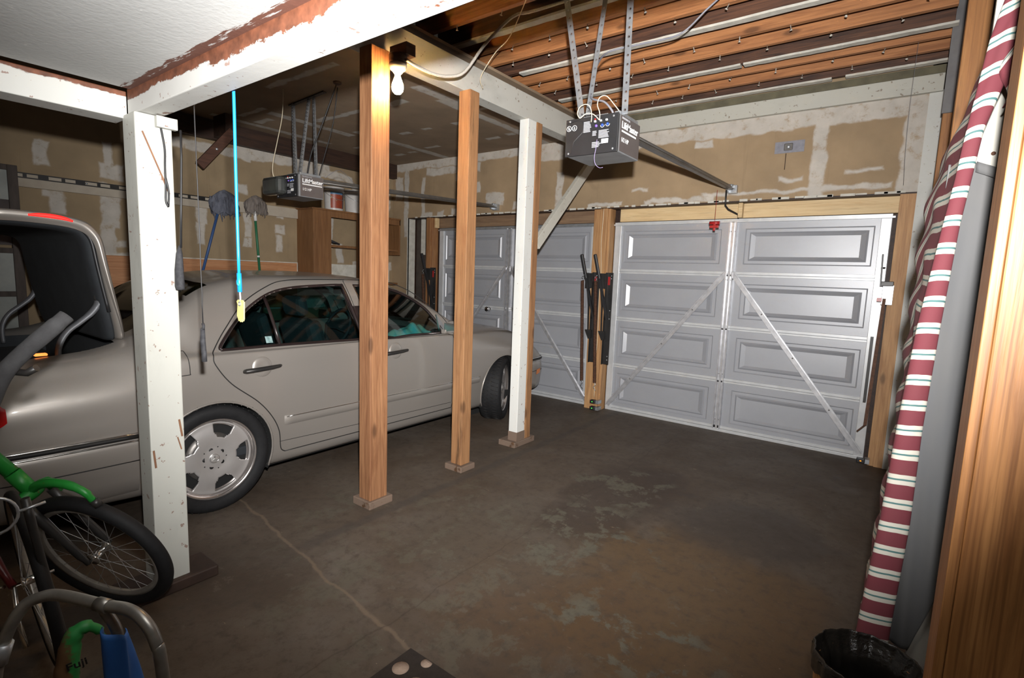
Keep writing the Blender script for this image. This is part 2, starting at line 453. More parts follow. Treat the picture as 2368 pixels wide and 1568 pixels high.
M_lwall = drywall('left_wall_drywall', (1, 2), [
    (1.80, 2.35, .10, .07), (1.78, 2.50, .04, .12), (1.78, 2.02, .08, .22), (1.76, 1.70, .055, .25), (1.80, 1.66, .10, .03), (1.30, 2.42, .05, .10), (1.38, 1.98, .05, .08), (1.36, 2.08, .08, .03), (1.70, 1.56, .3, .02),
    (2.60, 2.05, .05, .12), (2.58, 1.82, .045, .12), (3.10, 2.02, .045, .2), (3.10, 1.76, .05, .05), (3.05, 2.38, .06, .05), (3.50, 1.95, .07, .05), (3.50, 2.12, .05, .04), (3.48, 1.78, .04, .10),
    (3.90, 1.9, .05, .35), (3.86, 1.72, .09, .06), (4.2, 2.1, .045, .35), (4.35, 1.7, .05, .12), (4.15, 2.72, .4, .05), (4.9, 2.1, .08, .5), (5.1, 2.6, .1, .4), (4.9, 1.56, .35, .05), (2.6, 2.75, .55, .05), (3.6, 2.80, .6, .07),
    (4.6, 2.4, .05, .2)], base=(.285, .21, .125))
M_ceil = drywall('bay_ceiling_drywall', (0, 1), [
    (-3.5, 4.4, .05, .9), (-3.42, 3.5, .07, .35), (-5.1, 4.6, .055, .8), (-5.3, 3.4, .06, .5), (-5.45, 2.8, .25, .03), (-4.6, 3.34, .55, .03), (-3.9, 3.36, .12, .05), (-4.64, 4.13, .08, .035), (-4.3, 4.13, .06, .03), (-3.85, 4.13, .07, .035),
    (-5.55, 4.83, .09, .04), (-5.27, 4.81, .07, .03), (-4.84, 4.73, .12, .035), (-3.9, 4.77, .09, .035), (-3.62, 4.72, .06, .035), (-4.98, 3.32, .10, .04), (-5.9, 3.3, .05, .7), (-4.1, 2.5, .5, .03), (-5.65, 3.03, .14, .04), (-3.3, 3.9, .3, .03), (-5.6, 4.3, .2, .035)],
    base=(.24, .17, .11), mud=(.46, .43, .39), warp=.04)

# ------------------------------------------------------------------ the setting
bm = N(); bx(bm, -6.4, .9, -1.4, 5.75, -.15, 0); struct('floor', bm, M_floor)
bm = N(); bx(bm, XL-.12, XL, -1.4, 5.6, 0, 3.3); struct('wall_left', bm, M_lwall)
# door wall: drywall over both openings, piers at the sides and between
bm = N()
bx(bm, XL, .02, YW, YW+.02, 2.27, 3.42); bx(bm, XL, -5.86, YW, YW+.02, 0, 2.27)
dwall = struct('wall_back', bm, M_dwall)
bm = N(); bx(bm, -5.874, -5.86, YW-.004, YW+.14, 0, 2.27); bx(bm, -5.72, -5.66, 5.40, 5.43, 1.75, 2.27)
struct('trim_1', bm, M_plaster)
bm = N(); bx(bm, -5.86, -5.5, 5.44, 5.47, 0, 2.3); struct('wall_recess', bm, simple('bare_dark_sheathing', (.06, .045, .035), (.035, .027, .022), rough=.8))
bm = N(); bx(bm, XL, .9, YD+.07, YD+.13, 0, 3.45); struct('wall_outer', bm, M_dark)
# ceiling of the car bay and floor boards above the joists
bm = N(); bx(bm, XL, -2.66, -1.4, YW, ZC, ZC+.02); struct('ceiling', bm, M_ceil)
bm = N(); bx(bm, -3.1, .9, .93, YW, 3.40, 3.43); struct('ceiling_boards', bm, M_dark)
bm = N(); bx(bm, -2.62, 1.2, -1.4, .88, 2.20, 2.23); struct('ceiling_low', bm, M_cellow)
# right side and the wall behind the camera
bm = N(); bx(bm, .30, .33, 1.5, 5.42, 0, 3.3); struct('wall_right', bm, simple('right_wall_sheathing', (.20, .17, .13), (.13, .11, .085), rough=.8))
bm = N(); bx(bm, -6.2, 1.2, -1.45, -1.4, 0, 3.3); struct('wall_rear', bm, simple('rear_wall_paint', (.42, .36, .28), (.36, .30, .23), rough=.8))
bm = N(); bx(bm, .02, .16, YW-.012, YW+.012, 0, 3.02); struct('trim_2', bm, painted('corner_board_paint', (.52, .52, .49), (.16, .10, .06), amount=.12, scale=3, stretch=(1, 1, .6), dirt=.5))
bm = N(); bx(bm, -.085, .02, YW+.01, YW+.15, 0, 2.27); bx(bm, -.04, .02, YW-.004, YW+.012, 0, 2.25); struct('trim_3', bm, M_jamb)
# header boards above both doors
bm = N(); bx(bm, -2.56, -.085, YD-.035, YD+.06, 2.125, 2.30); struct('trim_4', bm, M_jambx)
bm = N(); bx(bm, -5.36, -2.84, YD-.035, YD+.06, 2.125, 2.30); struct('trim_5', bm, wood('left_header_wood', (.26, .17, .10), (.17, .10, .06), 'x', knots=False))
bm = N(); bx(bm, -5.86, .02, YW+.004, YW+.15, 2.258, 2.275); struct('trim_6', bm, M_dark)
# paper edge curling under the drywall
bm = N()
for i in range(60):
    x = -5.7+i*.095+random.uniform(-.03, .03)
    bx(bm, x, x+random.uniform(.03, .12), YW-.004, YW+.004, 2.268-random.uniform(0, .006), 2.280+random.uniform(0, .004))
struct('trim_7', bm, M_plaster)
# left wall dark plate at the ceiling
bm = N(); bx(bm, XL, XL+.09, -1.4, YW, 2.84, ZC); struct('trim_8', bm, M_dark)
# ledger on the door wall under the joists
bm = N(); bx(bm, -2.6, .1, YW-.045, YW, 3.005, 3.135, .004)
tag(obj('ledger_board', bm, M_ledger), 'long dirty white painted ledger board along the top of the garage door wall', 'board')
bm = N(); bx(bm, -2.6, .1, YW-.03, YW, 3.14, 3.20); struct('trim_9', bm, simple('olive_strip', (.13, .115, .07), (.08, .07, .045), rough=.8))
# white board and shelf ledge on the left wall, knotty plywood below
bm = N(); bx(bm, XL, XL+.03, .9, 4.0, 2.105, 2.225, .003)
tag(obj('wall_ledger', bm, simple('ledger_white', (.42, .37, .30), (.36, .31, .25), rough=.8)), 'pale horizontal board nailed along the left wall behind the mops', 'board')
bm = N(); bx(bm, XL+.014, XL+.03, 1.62, 3.70, 1.0, 1.55, .003)
tag(obj('plywood_panel', bm, M_osb), 'knotty orange plywood panel low on the left wall behind the car roof', 'board')
bm = N(); bx(bm, XL, XL+.012, 1.2, 5.2, .98, 1.56); struct('trim_10', bm, M_plaster)

# ------------------------------------------------------------------ garage doors
def garage_door(name, x0, x1, flip, label):
    bm = N()
    # thin skirt and bottom seal make the leaf's own mesh
    bx(bm, x0, x1, YD+.022, YD+.035, 0.0, 2.125)
    root = obj(name, bm, M_door); root['kind'] = 'structure'; root['label'] = label
    xm = (x0+x1)/2
    for r in range(4):
        za, zb = r*.53+.004, r*.53+.526
        bm = N()
        for (a, b) in ((x0, xm), (xm, x1)):
            a0, b0 = a, b
            rings = [((a0, b0, za, zb), 0), ((a0+.11, b0-.11, za+.09, zb-.09), 0), ((a0+.12, b0-.12, za+.10, zb-.10), -.010),
                     ((a0+.15, b0-.15, za+.125, zb-.125), -.010), ((a0+.165, b0-.165, za+.14, zb-.14), .004), ((a0+.205, b0-.205, za+.165, zb-.165), -.012), ]
            prev = None
            for (q, d) in rings:
                X0, X1, Z0, Z1 = q
                vs = [bm.verts.new((x, YD-d, z)) for x, z in ((X0, Z0), (X1, Z0), (X1, Z1), (X0, Z1))]
                if prev:
                    for k in range(4): bm.faces.new((prev[k], prev[(k+1) % 4], vs[(k+1) % 4], vs[k]))
                prev = vs
            bm.faces.new(prev)
        obj('panel', bm, M_door, root)
    for k in (1, 2, 3):
        z = k*.53
        bm = N()
        bx(bm, x0, x1, YD-.018, YD+.002, z-.004, z+.022, .002); bx(bm, x0, x1, YD-.012, YD+.002, z-.026, z-.007, .002)
        obj('rail', bm, M_rail_w, root)
    bm = N(); bx(bm, x0, x1, YD-.02, YD+.01, 0.0, .030, .003); bx(bm, x0, x1, YD-.012, YD+.01, .033, .06)
    obj('bottom_rail', bm, M_rail_w, root)
    bm = N(); bx(bm, x0-.02, x1+.02, YD-.035, YD+.01, 2.085, 2.10); bx(bm, x0, x1, YD-.028, YD, 2.10, 2.118)
    obj('top_rail', bm, M_galv if flip else M_rail_w, root)
    for s, e in ((x0, x0+.075), (x1-.075, x1)):
        bm = N(); bx(bm, s, e, YD-.024, YD+.004, .03, 2.085, .003)
        obj('end_stile', bm, M_rail_w, root)
    bm = N(); bx(bm, xm-.036, xm+.036, YD-.012, YD+.002, .03, 2.09)
    for s in (-.036, .026): bx(bm, xm+s, xm+s+.01, YD-.045, YD-.01, .03, 2.09)
    bx(bm, xm-.01, xm+.01, YD-.035, YD-.01, .03, 2.09)
    st = obj('center_stile', bm, M_strut, root)
    for k in range(9):
        for s in (-.018, .018):
            if k % 2 == 0:
                b2 = N(); lathe(b2, [(0, .004), (.005, .003), (.006, 0)], (xm+s, YD-.012, .12+k*.235), (0, -1, 0), 8); obj('bolt', b2, M_rail, st)
    for s, xe in ((-1, x0+.03), (1, x1-.03)):
        bm = N(); bar(bm, (xm+s*.03, YD-.036, 1.60), (xe, YD-.03, .06), .05, .006, (0, 1, 0)); bar(bm, (xm+s*.03+s*.02, YD-.045, 1.60), (xe+s*.012, YD-.04, .06), .006, .022, (0, 1, 0))
        br = obj('brace', bm, M_strut, root)
        for f in (.25, .5, .78):
            p = Vector((xm+s*.03, YD-.04, 1.6)).lerp(Vector((xe, YD-.034, .06)), f)
            b2 = N(); lathe(b2, [(0, .005), (.006, .003), (.007, 0)], p, (0, -1, 0), 8); obj('bolt', b2, M_rail, br)
    return root
dR = garage_door('door_1', -2.62, -.12, False, 'right sectional garage door, grey panels with bright white rails')
dL = garage_door('door_2', -5.34, -2.84, True, 'left sectional garage door in front of the car')
bm = N(); lathe(bm, [(.0, .0), (.032, 0), (.036, -.006), (.026, -.012), (.024, -.05), (.034, -.055), (.028, -.066), (0, -.068)], (-4.40, YD-.01, 1.04), (0, 1, 0), 20)
obj('lock_knob', bm, simple('chrome_knob', (.8, .8, .8), (.7, .7, .7), rough=.12, metal=1), dL)
# wooden post between the doors, studs at the outer left
bm = N(); bx(bm, -2.83, -2.63, YW+.012, YW+.14, 0, 2.262, .003); bx(bm, -2.74, -2.655, YW-.01, YW+.012, 0, 2.262, .003)
cj = tag(obj('center_jamb', bm, M_jamb), 'knotty orange wooden post standing between the two garage doors', 'post')
bm = N(); tube(bm, [(-2.70, YW-.014, 2.26), (-2.71, YW-.014, 1.9), (-2.695, YW-.014, 1.6), (-2.70, YW-.014, 1.3), (-2.69, YW-.014, .9), (-2.70, YW-.014, .5), (-2.69, YW-.016, .15)], .003, 6, smooth=6)
obj('stapled_wire', bm, M_cream, cj)
bm = N(); bx(bm, -5.50, -5.38, YW+.02, YW+.14, 0, 2.26, .003); bx(bm, -5.47, -5.40, YW, YW+.02, 0, 2.26, .003)
tag(obj('left_stud', bm, wood('left_stud_wood', (.36, .19, .08), (.22, .09, .035), 'z')), 'brown knotty wooden stud at the outer left edge of the left garage door', 'stud')
for nm, x, lb in (('blocking_peg', -5.34, 'short pale wooden peg above the left top corner of the left garage door'), ('blocking_peg', -1.30, 'short pale wooden block above the center of the right garage door')):
    bm = N(); bx(bm, x-.02, x+.02, YW+.04, YW+.10, 2.12, 2.258, .006)
    tag(obj(nm, bm, M_jambx), lb, 'wood block')

# jamb hardware: arm, spring and plate (one thing per door side)
def jamb_hardware(x, s, label, full=True, yb=5.235):
    """s = +1: plate faces the door on the +X side"""
    t = thing('door_spring_arm', label, 'door hardware', (x, yb, .35), 'garage door spring arms beside the doors')
    bm = N(); bx(bm, x+s*.0, x+s*.07, yb-.004, yb+.004, .55, 1.565, .001); bx(bm, x+s*.0-.003, x+s*.0+.003, yb-.04, yb, .55, 1.565)
    obj('track_plate', bm, M_blackm, t)
    for z in (.6, .64, 1.06, 1.15, 1.5, 1.53):
        b2 = N(); lathe(b2, [(0, .004), (.006, .003), (.007, 0)], (x+s*.05, yb-.004, z), (0, -1, 0), 8); obj('bolt', b2, M_galv, t)
    bm = N(); bar(bm, (x+s*.03, yb-.02, 1.05), (x-s*.06, yb-.07, 1.50), .022, .03); bar(bm, (x-s*.06, yb-.07, 1.49), (x-s*.115, yb-.10, 1.76), .032, .032, bev=.008)
    obj('lift_arm', bm, M_black, t)
    bm = N(); bar(bm, (x-s*.02, yb-.055, 1.20), (x-s*.05, yb-.05, 1.42), .014, .014); bar(bm, (x-s*.02, yb-.055, 1.20), (x-s*.015, yb-.05, .92), .014, .014)
    obj('linkage', bm, M_blackm, t)
    bm = N(); prism(bm, [(x-s*.055, .92), (x+s*.02, .92), (x+s*.02, .83), (x-s*.01, .82)], 1, yb-.05, yb-.025)
    obj('gusset_plate', bm, M_blackm, t)
    bm = N()
    p0, p1 = Vector((x-s*.095, yb-.09, 1.47)), Vector((x-s*.05, yb-.07, .34))
    turns = 90; pts = []
    a, b = orient(p1-p0)
    for i in range(turns*6+1):
        q = p0.lerp(p1, i/(turns*6)); an = i*PI/3
        pts.append(q+.0165*(math.cos(an)*a+math.sin(an)*b))
    tube(bm, pts, .0055, 4)
    tube(bm, [p0, p1], .011, 8)
    obj('spring', bm, M_rust, t)
    for q, dz in ((p0, .05), (p1, -.07)):
        bm = N(); tube(bm, [q, q+Vector((.012, 0, dz*.4)), q+Vector((-.012, 0, dz*.75)), q+Vector((.004, -.004, dz)), q+Vector((.018, 0, dz*1.3))], .003, 6, smooth=4)
        obj('hook', bm, M_galv, t)
    bm = N(); bx(bm, x-s*.085, x+s*.0, yb-.045, yb+.003, 1.39, 1.555); obj('mount_bracket', bm, M_blackm, t)
    bm = N(); bx(bm, x+s*.012, x+s*.038, yb-.0095, yb-.0045, 1.43, 1.52, .001); obj('red_warning_label', bm, M_red, t)['label'] = 'red warning label'
    return t
jamb_hardware(-2.60, 1, 'black arm with rusty spring beside the left edge of the right garage door')
jamb_hardware(-2.775, 1, 'black arm with rusty spring beside the right edge of the left garage door', yb=5.255)
jamb_hardware(-5.345, 1, 'black spring arm at the outer left edge of the left garage door', yb=5.268)
t = thing('door_spring_arm', 'dark rusty spring arm at the right edge of the right garage door', 'door hardware', (-.13, 5.24, .3))
bm = N(); bar(bm, (-.105, 5.23, 1.42), (-.13, 5.20, .36), .024, .024); obj('spring', bm, M_rust, t)
bm = N(); bar(bm, (-.15, 5.24, 1.78), (-.14, 5.23, 1.52), .012, .02); bar(bm, (-.15, 5.24, 1.67), (-.125, 5.22, 1.67), .01, .01); obj('lift_arm', bm, M_blackm, t)
bm = N(); bx(bm, -.165, -.145, 5.22, 5.26, .55, 1.1); obj('track_plate', bm, M_blackm, t)
bm = N(); bx(bm, -.14, -.055, 5.22, 5.262, 1.52, 1.56, .004); obj('axle_bracket', bm, M_blackm, t)
bm = N(); bx(bm, -.125, -.05, 5.225, 5.262, 1.37, 1.53, .002); obj('gray_steel_box', bm, M_galv, t)
bm = N(); bx(bm, -.155, -.12, 5.215, 5.2195, 1.395, 1.425); obj('red_warning_label', bm, M_red, t)
bm = N(); tube(bm, [(-.13, 5.20, .36), (-.155, 5.19, .33), (-.18, 5.18, .30)], .006, 6); obj('hook', bm, M_rust, t)

# photo-eye sensors
M_green = glow('green_led', (.1, 1.0, .1), 1.2); M_amber = glow('amber_led', (1.0, .30, .02), 1.5)
for nm, x, z, lm, lb in (('door_sensor', -2.66, .12, M_green, 'black photo sensor with green light, upper one at the foot of the middle jamb'),
                         ('door_sensor', -2.66, .045, M_green, 'black photo sensor with green light, lower one at the foot of the middle jamb'),
                         ('door_sensor', -.13, .06, M_amber, 'black photo sensor with amber light at the lower right corner of the right garage door')):
    t = thing(nm, lb, 'sensor', (x, 5.17, z))
    bm = N(); bx(bm, x-.03, x+.03, 5.15, 5.20, z-.02, z+.02, .006); obj('housing', bm, M_black, t)
    bm = N(); bx(bm, x-.006, x+.006, 5.147, 5.152, z-.003, z+.004, .001); obj('lens', bm, lm, t)
    bm = N(); bx(bm, x+.025, x+.06, 5.18, 5.262, z-.025, z+.012); obj('bracket', bm, M_galv, t)

# ------------------------------------------------------------------ joists
JY = [1.64, 1.87, 2.10, 2.33, 2.56, 2.79, 3.02, 3.25, 3.48, 3.71, 3.97, 4.21, 4.46, 4.68, 4.91, 5.12]
ords = ['sixteenth', 'fifteenth', 'fourteenth', 'thirteenth', 'twelfth', 'eleventh', 'tenth', 'ninth', 'eighth', 'seventh', 'sixth', 'fifth', 'fourth', 'third', 'second', 'first']
whites = {2.33, 3.02, 3.71, 4.46, 5.12}
JZ = 3.20
nail_me = N(); lathe(nail_me, [(.0, .012), (.0022, .012), (.0022, -.018), (.006, -.019), (.006, -.022), (0, -.022)], (0, 0, 0), (0, 0, 1), 6)
nail_mesh = bpy.data.meshes.new('nail'); nail_me.to_mesh(nail_mesh); nail_me.free(); nail_mesh.materials.append(M_plaster)
for i, y in enumerate(JY):
    w = y in whites
    bm = N(); bx(bm, -3.05, .10, y, y+.038, JZ, JZ+.20, .002)
    o = obj('ceiling_joist', bm, M_joistd if w else M_joist)
    tag(o, ('dark stained ceiling joist with white plaster along its edge, ' if w else 'bare orange-brown ceiling joist, ')+ords[i]+' from the garage door wall', 'joist', 'ceiling joists over the right bay')
    if w:
        bm = N(); x = -2.95+random.uniform(0, .2)
        while x < .1:
            L = random.uniform(1.2, 2.6); x1 = min(x+L, .12)
            n = 26
            pts = [(x+(x1-x)*k/n, y-.006-random.uniform(0, .006)) for k in range(n+1)]+[(x1-(x1-x)*k/n, y+.044+random.uniform(0, .008)) for k in range(n+1)]
            prism(bm, pts, 2, JZ-.016, JZ-.001)
            x = x1+random.uniform(.01, .12)
        obj('plaster_strip', bm, M_plaster, o)
    else:
        x = -2.8+random.uniform(0, .3)
        while x < .1:
            c = bpy.data.objects.new('nail', nail_mesh); col.objects.link(c); c.parent = o
            c.location = (x, y+.018, JZ-.004); c.scale = (1.5, 1.5, 1.3); c.rotation_euler = (random.uniform(-.5, .5), random.uniform(-.5, .5), 0)
            x += random.uniform(.28, .42)

# ------------------------------------------------------------------ beams and posts
bm = N(); bx(bm, -2.665, .9, .845, .935, 2.105, 2.215, .004)
b1 = tag(obj('front_beam', bm, M_whitebeam), 'thick flaking white painted beam crossing the top left foreground', 'beam')
bm = N(); bx(bm, -2.80, -2.67, -1.4, .845, 2.09, 2.20, .004)
tag(obj('side_beam', bm, M_whitebeam2), 'white painted beam running toward the camera at the upper left edge', 'beam')
bm = N(); bx(bm, -2.72, -2.60, 1.2, YW, 2.775, 2.97, .004)
tag(obj('center_beam', bm, M_graybeam), 'dirty grey-white beam above the row of posts, running to the garage door wall', 'beam')

def post(name, label, x0, x1, y0, y1, z1, m, base, bm_m, z0=.05):
    t = thing(name, label, 'post', ((x0+x1)/2, (y0+y1)/2, 0))
    bm = N(); bx(bm, x0, x1, y0, y1, z0, z1, .004); obj('shaft', bm, m, t)
    if base:
        bm = N(); bx(bm, *base, .005); obj('base_block', bm, bm_m, t)
    return t
M_baseold = painted('worn_base_block', (.17, .12, .09), (.12, .06, .03), amount=.5, scale=5)
post('wooden_post', 'bare knotty brown wooden post beside the lit bulb', -2.655, -2.545, 2.00, 2.135, 2.775, M_wood, (-2.70, -2.53, 1.985, 2.17, 0, .05), M_baseold)
post('wooden_post', 'bare orange wooden post with a dark streak, middle of the bare posts', -2.645, -2.54, 2.84, 2.94, 2.775, M_wood2, (-2.69, -2.52, 2.82, 2.98, 0, .045), M_baseold)
p4 = post('white_post', 'slim white painted post with worn foot in front of the car front wheel', -2.665, -2.575, 3.60, 3.715, 2.775, painted('far_post_paint', (.66, .66, .63), (.22, .09, .05), amount=.14, scale=4, stretch=(1, 1, .5), dirt=.35), (-2.74, -2.56, 3.555, 3.86, 0, .05), M_baseold)
bm = N(); bx(bm, -2.668, -2.572, 3.597, 3.718, .045, .13); obj('bare_foot', bm, M_baseold, p4)
bm = N(); bx(bm, -2.655, -2.572, 3.722, 3.80, .05, 2.775, .003)
tag(obj('sistered_stud', bm, M_wood2), 'bare brown stud fixed to the far side of the white post by the wheel', 'stud')
p1 = thing('white_post', 'thick white painted post beside the car rear wheel', 'post', (-2.60, .9, 0))
bm = N(); bx(bm, -2.685, -2.55, .83, .965, .05, 2.103, .005); obj('shaft', bm, M_white, p1)
bm = N(); bx(bm, -2.71, -2.52, .70, 1.08, 0, .055, .008); obj('base_block', bm, simple('dark_base_wood', (.05, .028, .02), (.025, .014, .01), rough=.6), p1)
# brown cracks on the post face
bm = N()
for (ya, za, yb, zb, w) in ((.855, 2.03, .92, 1.86, .006), (.92, 1.86, .945, 1.79, .007), (.945, .80, .955, .72, .008), (.84, .68, .846, .60, .008), (.936, .72, .95, .66, .005)):
    bar(bm, (-2.5495, ya, za), (-2.5495, yb, zb), w, .003, (1, 0, 0))
obj('bare_scar', bm, simple('bare_scar_wood', (.25, .12, .06), (.13, .06, .035), rough=.8), p1)
bm = N(); bx(bm, -2.549, -2.522, .90, .978, 2.055, 2.10, .002)
tag(obj('white_bracket', bm, M_white), 'small white painted wood block at the top right of the near white post', 'wood block')
# knee brace behind the far white post
bm = N(); bar(bm, (-2.62, 3.84, 1.77), (-2.62, 4.88, 2.75), .045, .09, bev=.003)
tag(obj('knee_brace', bm, painted('brace_paint', (.50, .48, .42), (.16, .10, .06), amount=.2, scale=4, dirt=.4)), 'slanting pale wooden brace rising from the white post to the center beam', 'brace')
# plank stub hanging near the left ceiling
bm = N(); bar(bm, (-5.72, 2.73, 2.87), (-5.72, 2.40, 2.47), .09, .03, (1, 0, 0)); 
pk = tag(obj('plank_stub', bm, wood('reddish_plank', (.12, .05, .03), (.06, .025, .015), 'y', knots=False)), 'short slanting dark brown plank near the ceiling above the mops', 'plank')
bm = N(); bx(bm, -5.98, -5.72, 2.66, 2.76, 2.83, 3.04); obj('hanger', bm, M_dark, pk)
bm = N(); lathe(bm, [(0, .004), (.012, .003), (.013, 0)], (-5.70, 2.56, 2.66), (1, -.3, 0), 10); obj('plank_bolt', bm, M_galv, pk)

# ------------------------------------------------------------------ garage door openers
def perforated_angle(bm, p, q, w=.032, holes=22, side=(1, 0, 0)):
    """steel angle with a row of holes along each flange"""
    p, q = Vector(p), Vector(q); d = (q-p).normalized(); L = (q-p).length
    a = Vector(side); a = (a-d*a.dot(d)).normalized(); b = d.cross(a)
    n = max(4, int(L/.045))
    for u, v in ((a, b), (b, a)):
        for i in range(n):
            c = p+d*(L*i/n); e = p+d*(L*(i+1)/n); m = (c+e)/2+u*(w*.5); r = .0065; h = (e-c).length/2
            sq = [c, e, e+u*w, c+u*w]
            sqm = [bm.verts.new(x) for x in (c, c+u*w*.5, c+u*w, (c+e)/2+u*w, e+u*w, e+u*w*.5, e, (c+e)/2)]
            ring = [bm.verts.new(m+r*(math.cos(t)*d+math.sin(t)*u)) for t in (-PI*3/4, PI, PI*3/4, PI/2, PI/4, 0, -PI/4, -PI/2)]
            for k in range(8): bm.faces.new((sqm[k], sqm[(k+1) % 8], ring[(k+1) % 8], ring[k]))
    return bm

def opener(x0, x1, y0, y1, z0, z1, rail_end, label, far=False):
    t = thing('door_opener', label, 'garage door opener', ((x0+x1)/2, (y0+y1)/2, z0), 'ceiling mounted door openers')
    xc = (x0+x1)/2
    bm = N(); bx(bm, x0, x1, y0+.012, y1, z0, z1, .004); obj('housing', bm, M_gray, t)
    bm = N(); bx(bm, x1+.0005, x1+.002, y0+.03, y1-.006, z0+.006, z1-.004); side = obj('side_label', bm, M_taupe, t)
    H = z1-z0
    R = basis((0, 1, 0), (0, 0, 1)); X = x1+.0025
    text('brand_lettering', 'LiftMaster', H*.26, (X, y0+.045, z0+H*.66), R, M_text, side, bold=True)
    text('small_lettering', 'PROFESSIONAL', H*.075, (X, y0+.045, z0+H*.90), R, M_gtext, side)
    text('power_lettering', '1/2 HP', H*.17, (X, y0+.045, z0+H*.30), R, M_text, side)
    bm = N()
    for k in range(14): bx(bm, X-.0006, X, y0+.047+k*.0128, y0+.047+k*.0128+.0105, z0+H*.555, z0+H*.605)
    obj('dashed_line', bm, M_text, side)
    # front control panel
    bm = N(); bx(bm, x0-.004, x1+.003, y0, y0+.012, z0-.002, z1+.002, .002)
    fp = obj('front_panel', bm, M_black, t)
    F = basis((1, 0, 0), (0, 0, 1)); Y = y0-.0012; W = x1-x0
    def at(u, v): return (x0+W*u, Y, z1-H*v)
    def bars(name, u0, u1, v0, v1, n, m):
        bm = N()
        for k in range(n):
            z = v0+(v1-v0)*k/n; e = u1-(u1-u0)*random.uniform(0, .25)
            bx(bm, x0+W*u0, x0+W*e, Y-.0006, Y+.0006, z1-H*(z+(v1-v0)/n*.6), z1-H*z)
        obj(name, bm, m, fp)['kind'] = 'stuff'
    bars('fine_print', .35, .50, .12, .42, 8, M_gtext); bars('fine_print', .53, .62, .40, .54, 4, M_gtext)
    bars('fine_print', .65, .85, .40, .62, 7, M_gtext); bars('fine_print', .53, .70, .70, .86, 4, M_gtext)
    bm = N(); bx(bm, x0+W*.71, x0+W*.84, Y-.0008, Y, z1-H*.76, z1-H*.64); obj('white_sticker', bm, M_text, fp)
    for u in (.055, .165):
        bm = N(); c = Vector(at(u, .24)); tube(bm, [c+.0135*Vector((math.cos(a), 0, math.sin(a))) for a in [k*PI/12 for k in range(24)]], .0014, 5, closed=True)
        if u < .1: tube(bm, [c+Vector((-.009, 0, .009)), c+Vector((.009, 0, -.009))], .0012, 5)
        lathe(bm, [(0, .0005), (.003, .0005), (.003, 0)], c+Vector((0, 0, .004)), (0, -1, 0), 8)
        bx(bm, c.x-.004, c.x+.004, Y-.0006, Y, c.z-.007, c.z-.001)
        obj('warning_symbol', bm, M_text, fp)
    for nm, u, v, m, rr in (('learn_button', .60, .27, M_purple, .007), ('dial', .715, .27, M_blue, .007), ('dial', .815, .26, M_blue, .007), ('red_indicator', .575, .09, M_red, .0045)):
        bm = N(); lathe(bm, [(0, .007), (rr*.8, .006), (rr, .003), (rr, 0)], at(u, v), (0, -1, 0), 16); k = obj(nm, bm, m, fp)
        if nm == 'dial':
            bm = N(); c = Vector(at(u, v)); tube(bm, [c+(rr+.004)*Vector((math.cos(a), 0, math.sin(a))) for a in [q*PI/9 for q in range(9, 19)]], .0012, 5); obj('dial_ring', bm, M_text, k)
    for u in (.58, .69, .80):
        bm = N(); c = at(u, .155); bx(bm, c[0]-.005, c[0]+.005, Y-.008, Y, c[2]-.004, c[2]+.005, .001); obj('terminal', bm, M_text, fp)
    for u, v in ((.07, .05), (.92, .07), (.06, .93), (.93, .93)):
        bm = N(); lathe(bm, [(0, .003), (.005, .002), (.006, 0)], at(u, v), (0, -1, 0), 8); obj('screw', bm, M_gray, fp)
    # polygon ridge on the cover
    bm = N(); tube(bm, [at(.02, .1), at(.24, .05), at(.33, .1), at(.34, .38), at(.16, .62), at(.12, .95)], .002, 5); obj('cover_ridge', bm, M_black, fp)
    # top bracket
    bm = N(); bx(bm, x0+W*.25, x0+W*.72, y0+.05, y0+.075, z1, z1+.022, .002); bx(bm, x1-.035, x1-.005, y0+.03, y1-.02, z1, z1+.018, .002)
    obj('top_bracket', bm, M_galv, t)
    # rail to the wall
    bm = N(); e = Vector(rail_end); s0 = Vector((xc+.03, y1-.01, z1-.02))
    bar(bm, s0, e, .036, .022, (0, 0, 1)); bar(bm, s0+Vector((0, 0, .02)), e+Vector((0, 0, .02)), .014, .02, (0, 0, 1))
    obj('rail', bm, M_rail, t)
    bm = N(); tube(bm, [s0+Vector((.05, 0, -.005)), e+Vector((.035, 0, -.005))], .004, 6); obj('drive_chain', bm, M_rail, t)
    bm = N(); bx(bm, e.x-.03, e.x+.05, YW-.05, YW, e.z-.04, e.z+.035, .003); bx(bm, e.x-.035, e.x-.01, YW-.09, YW, e.z-.03, e.z+.03, .002); lathe(bm, [(0, 0), (.025, 0), (.025, .02), (0, .02)], (e.x, YW-.06, e.z+.02), (0, 0, 1), 16)
    obj('header_bracket', bm, M_galv, t)
    return t
op1 = opener(-1.535, -1.235, 2.50, 2.775, 2.148, 2.335, (-1.375, 5.25, 2.375), 'garage door opener with black front panel above the right bay')
bm = N(); perforated_angle(bm, (-1.70, 2.62, 3.20), (-1.505, 2.58, 2.355), .034, side=(0, 1, 0)); obj('hanger_strap', bm, M_galv, op1, .002, fix=False)
bm = N(); perforated_angle(bm, (-1.44, 2.70, 3.20), (-1.492, 2.62, 2.385), .028, side=(0, 1, 0)); obj('hanger_strap', bm, M_galv, op1, .002, fix=False)
bm = N(); perforated_angle(bm, (-1.272, 2.60, 3.20), (-1.255, 2.58, 2.345), .034, side=(0, 1, 0)); obj('hanger_strap', bm, M_galv, op1, .002, fix=False)
bm = N(); perforated_angle(bm, (-1.70, 2.66, 3.185), (-1.26, 2.66, 3.185), .03, side=(0, 1, 0)); obj('cross_strap', bm, M_galv, op1, .002, fix=False)
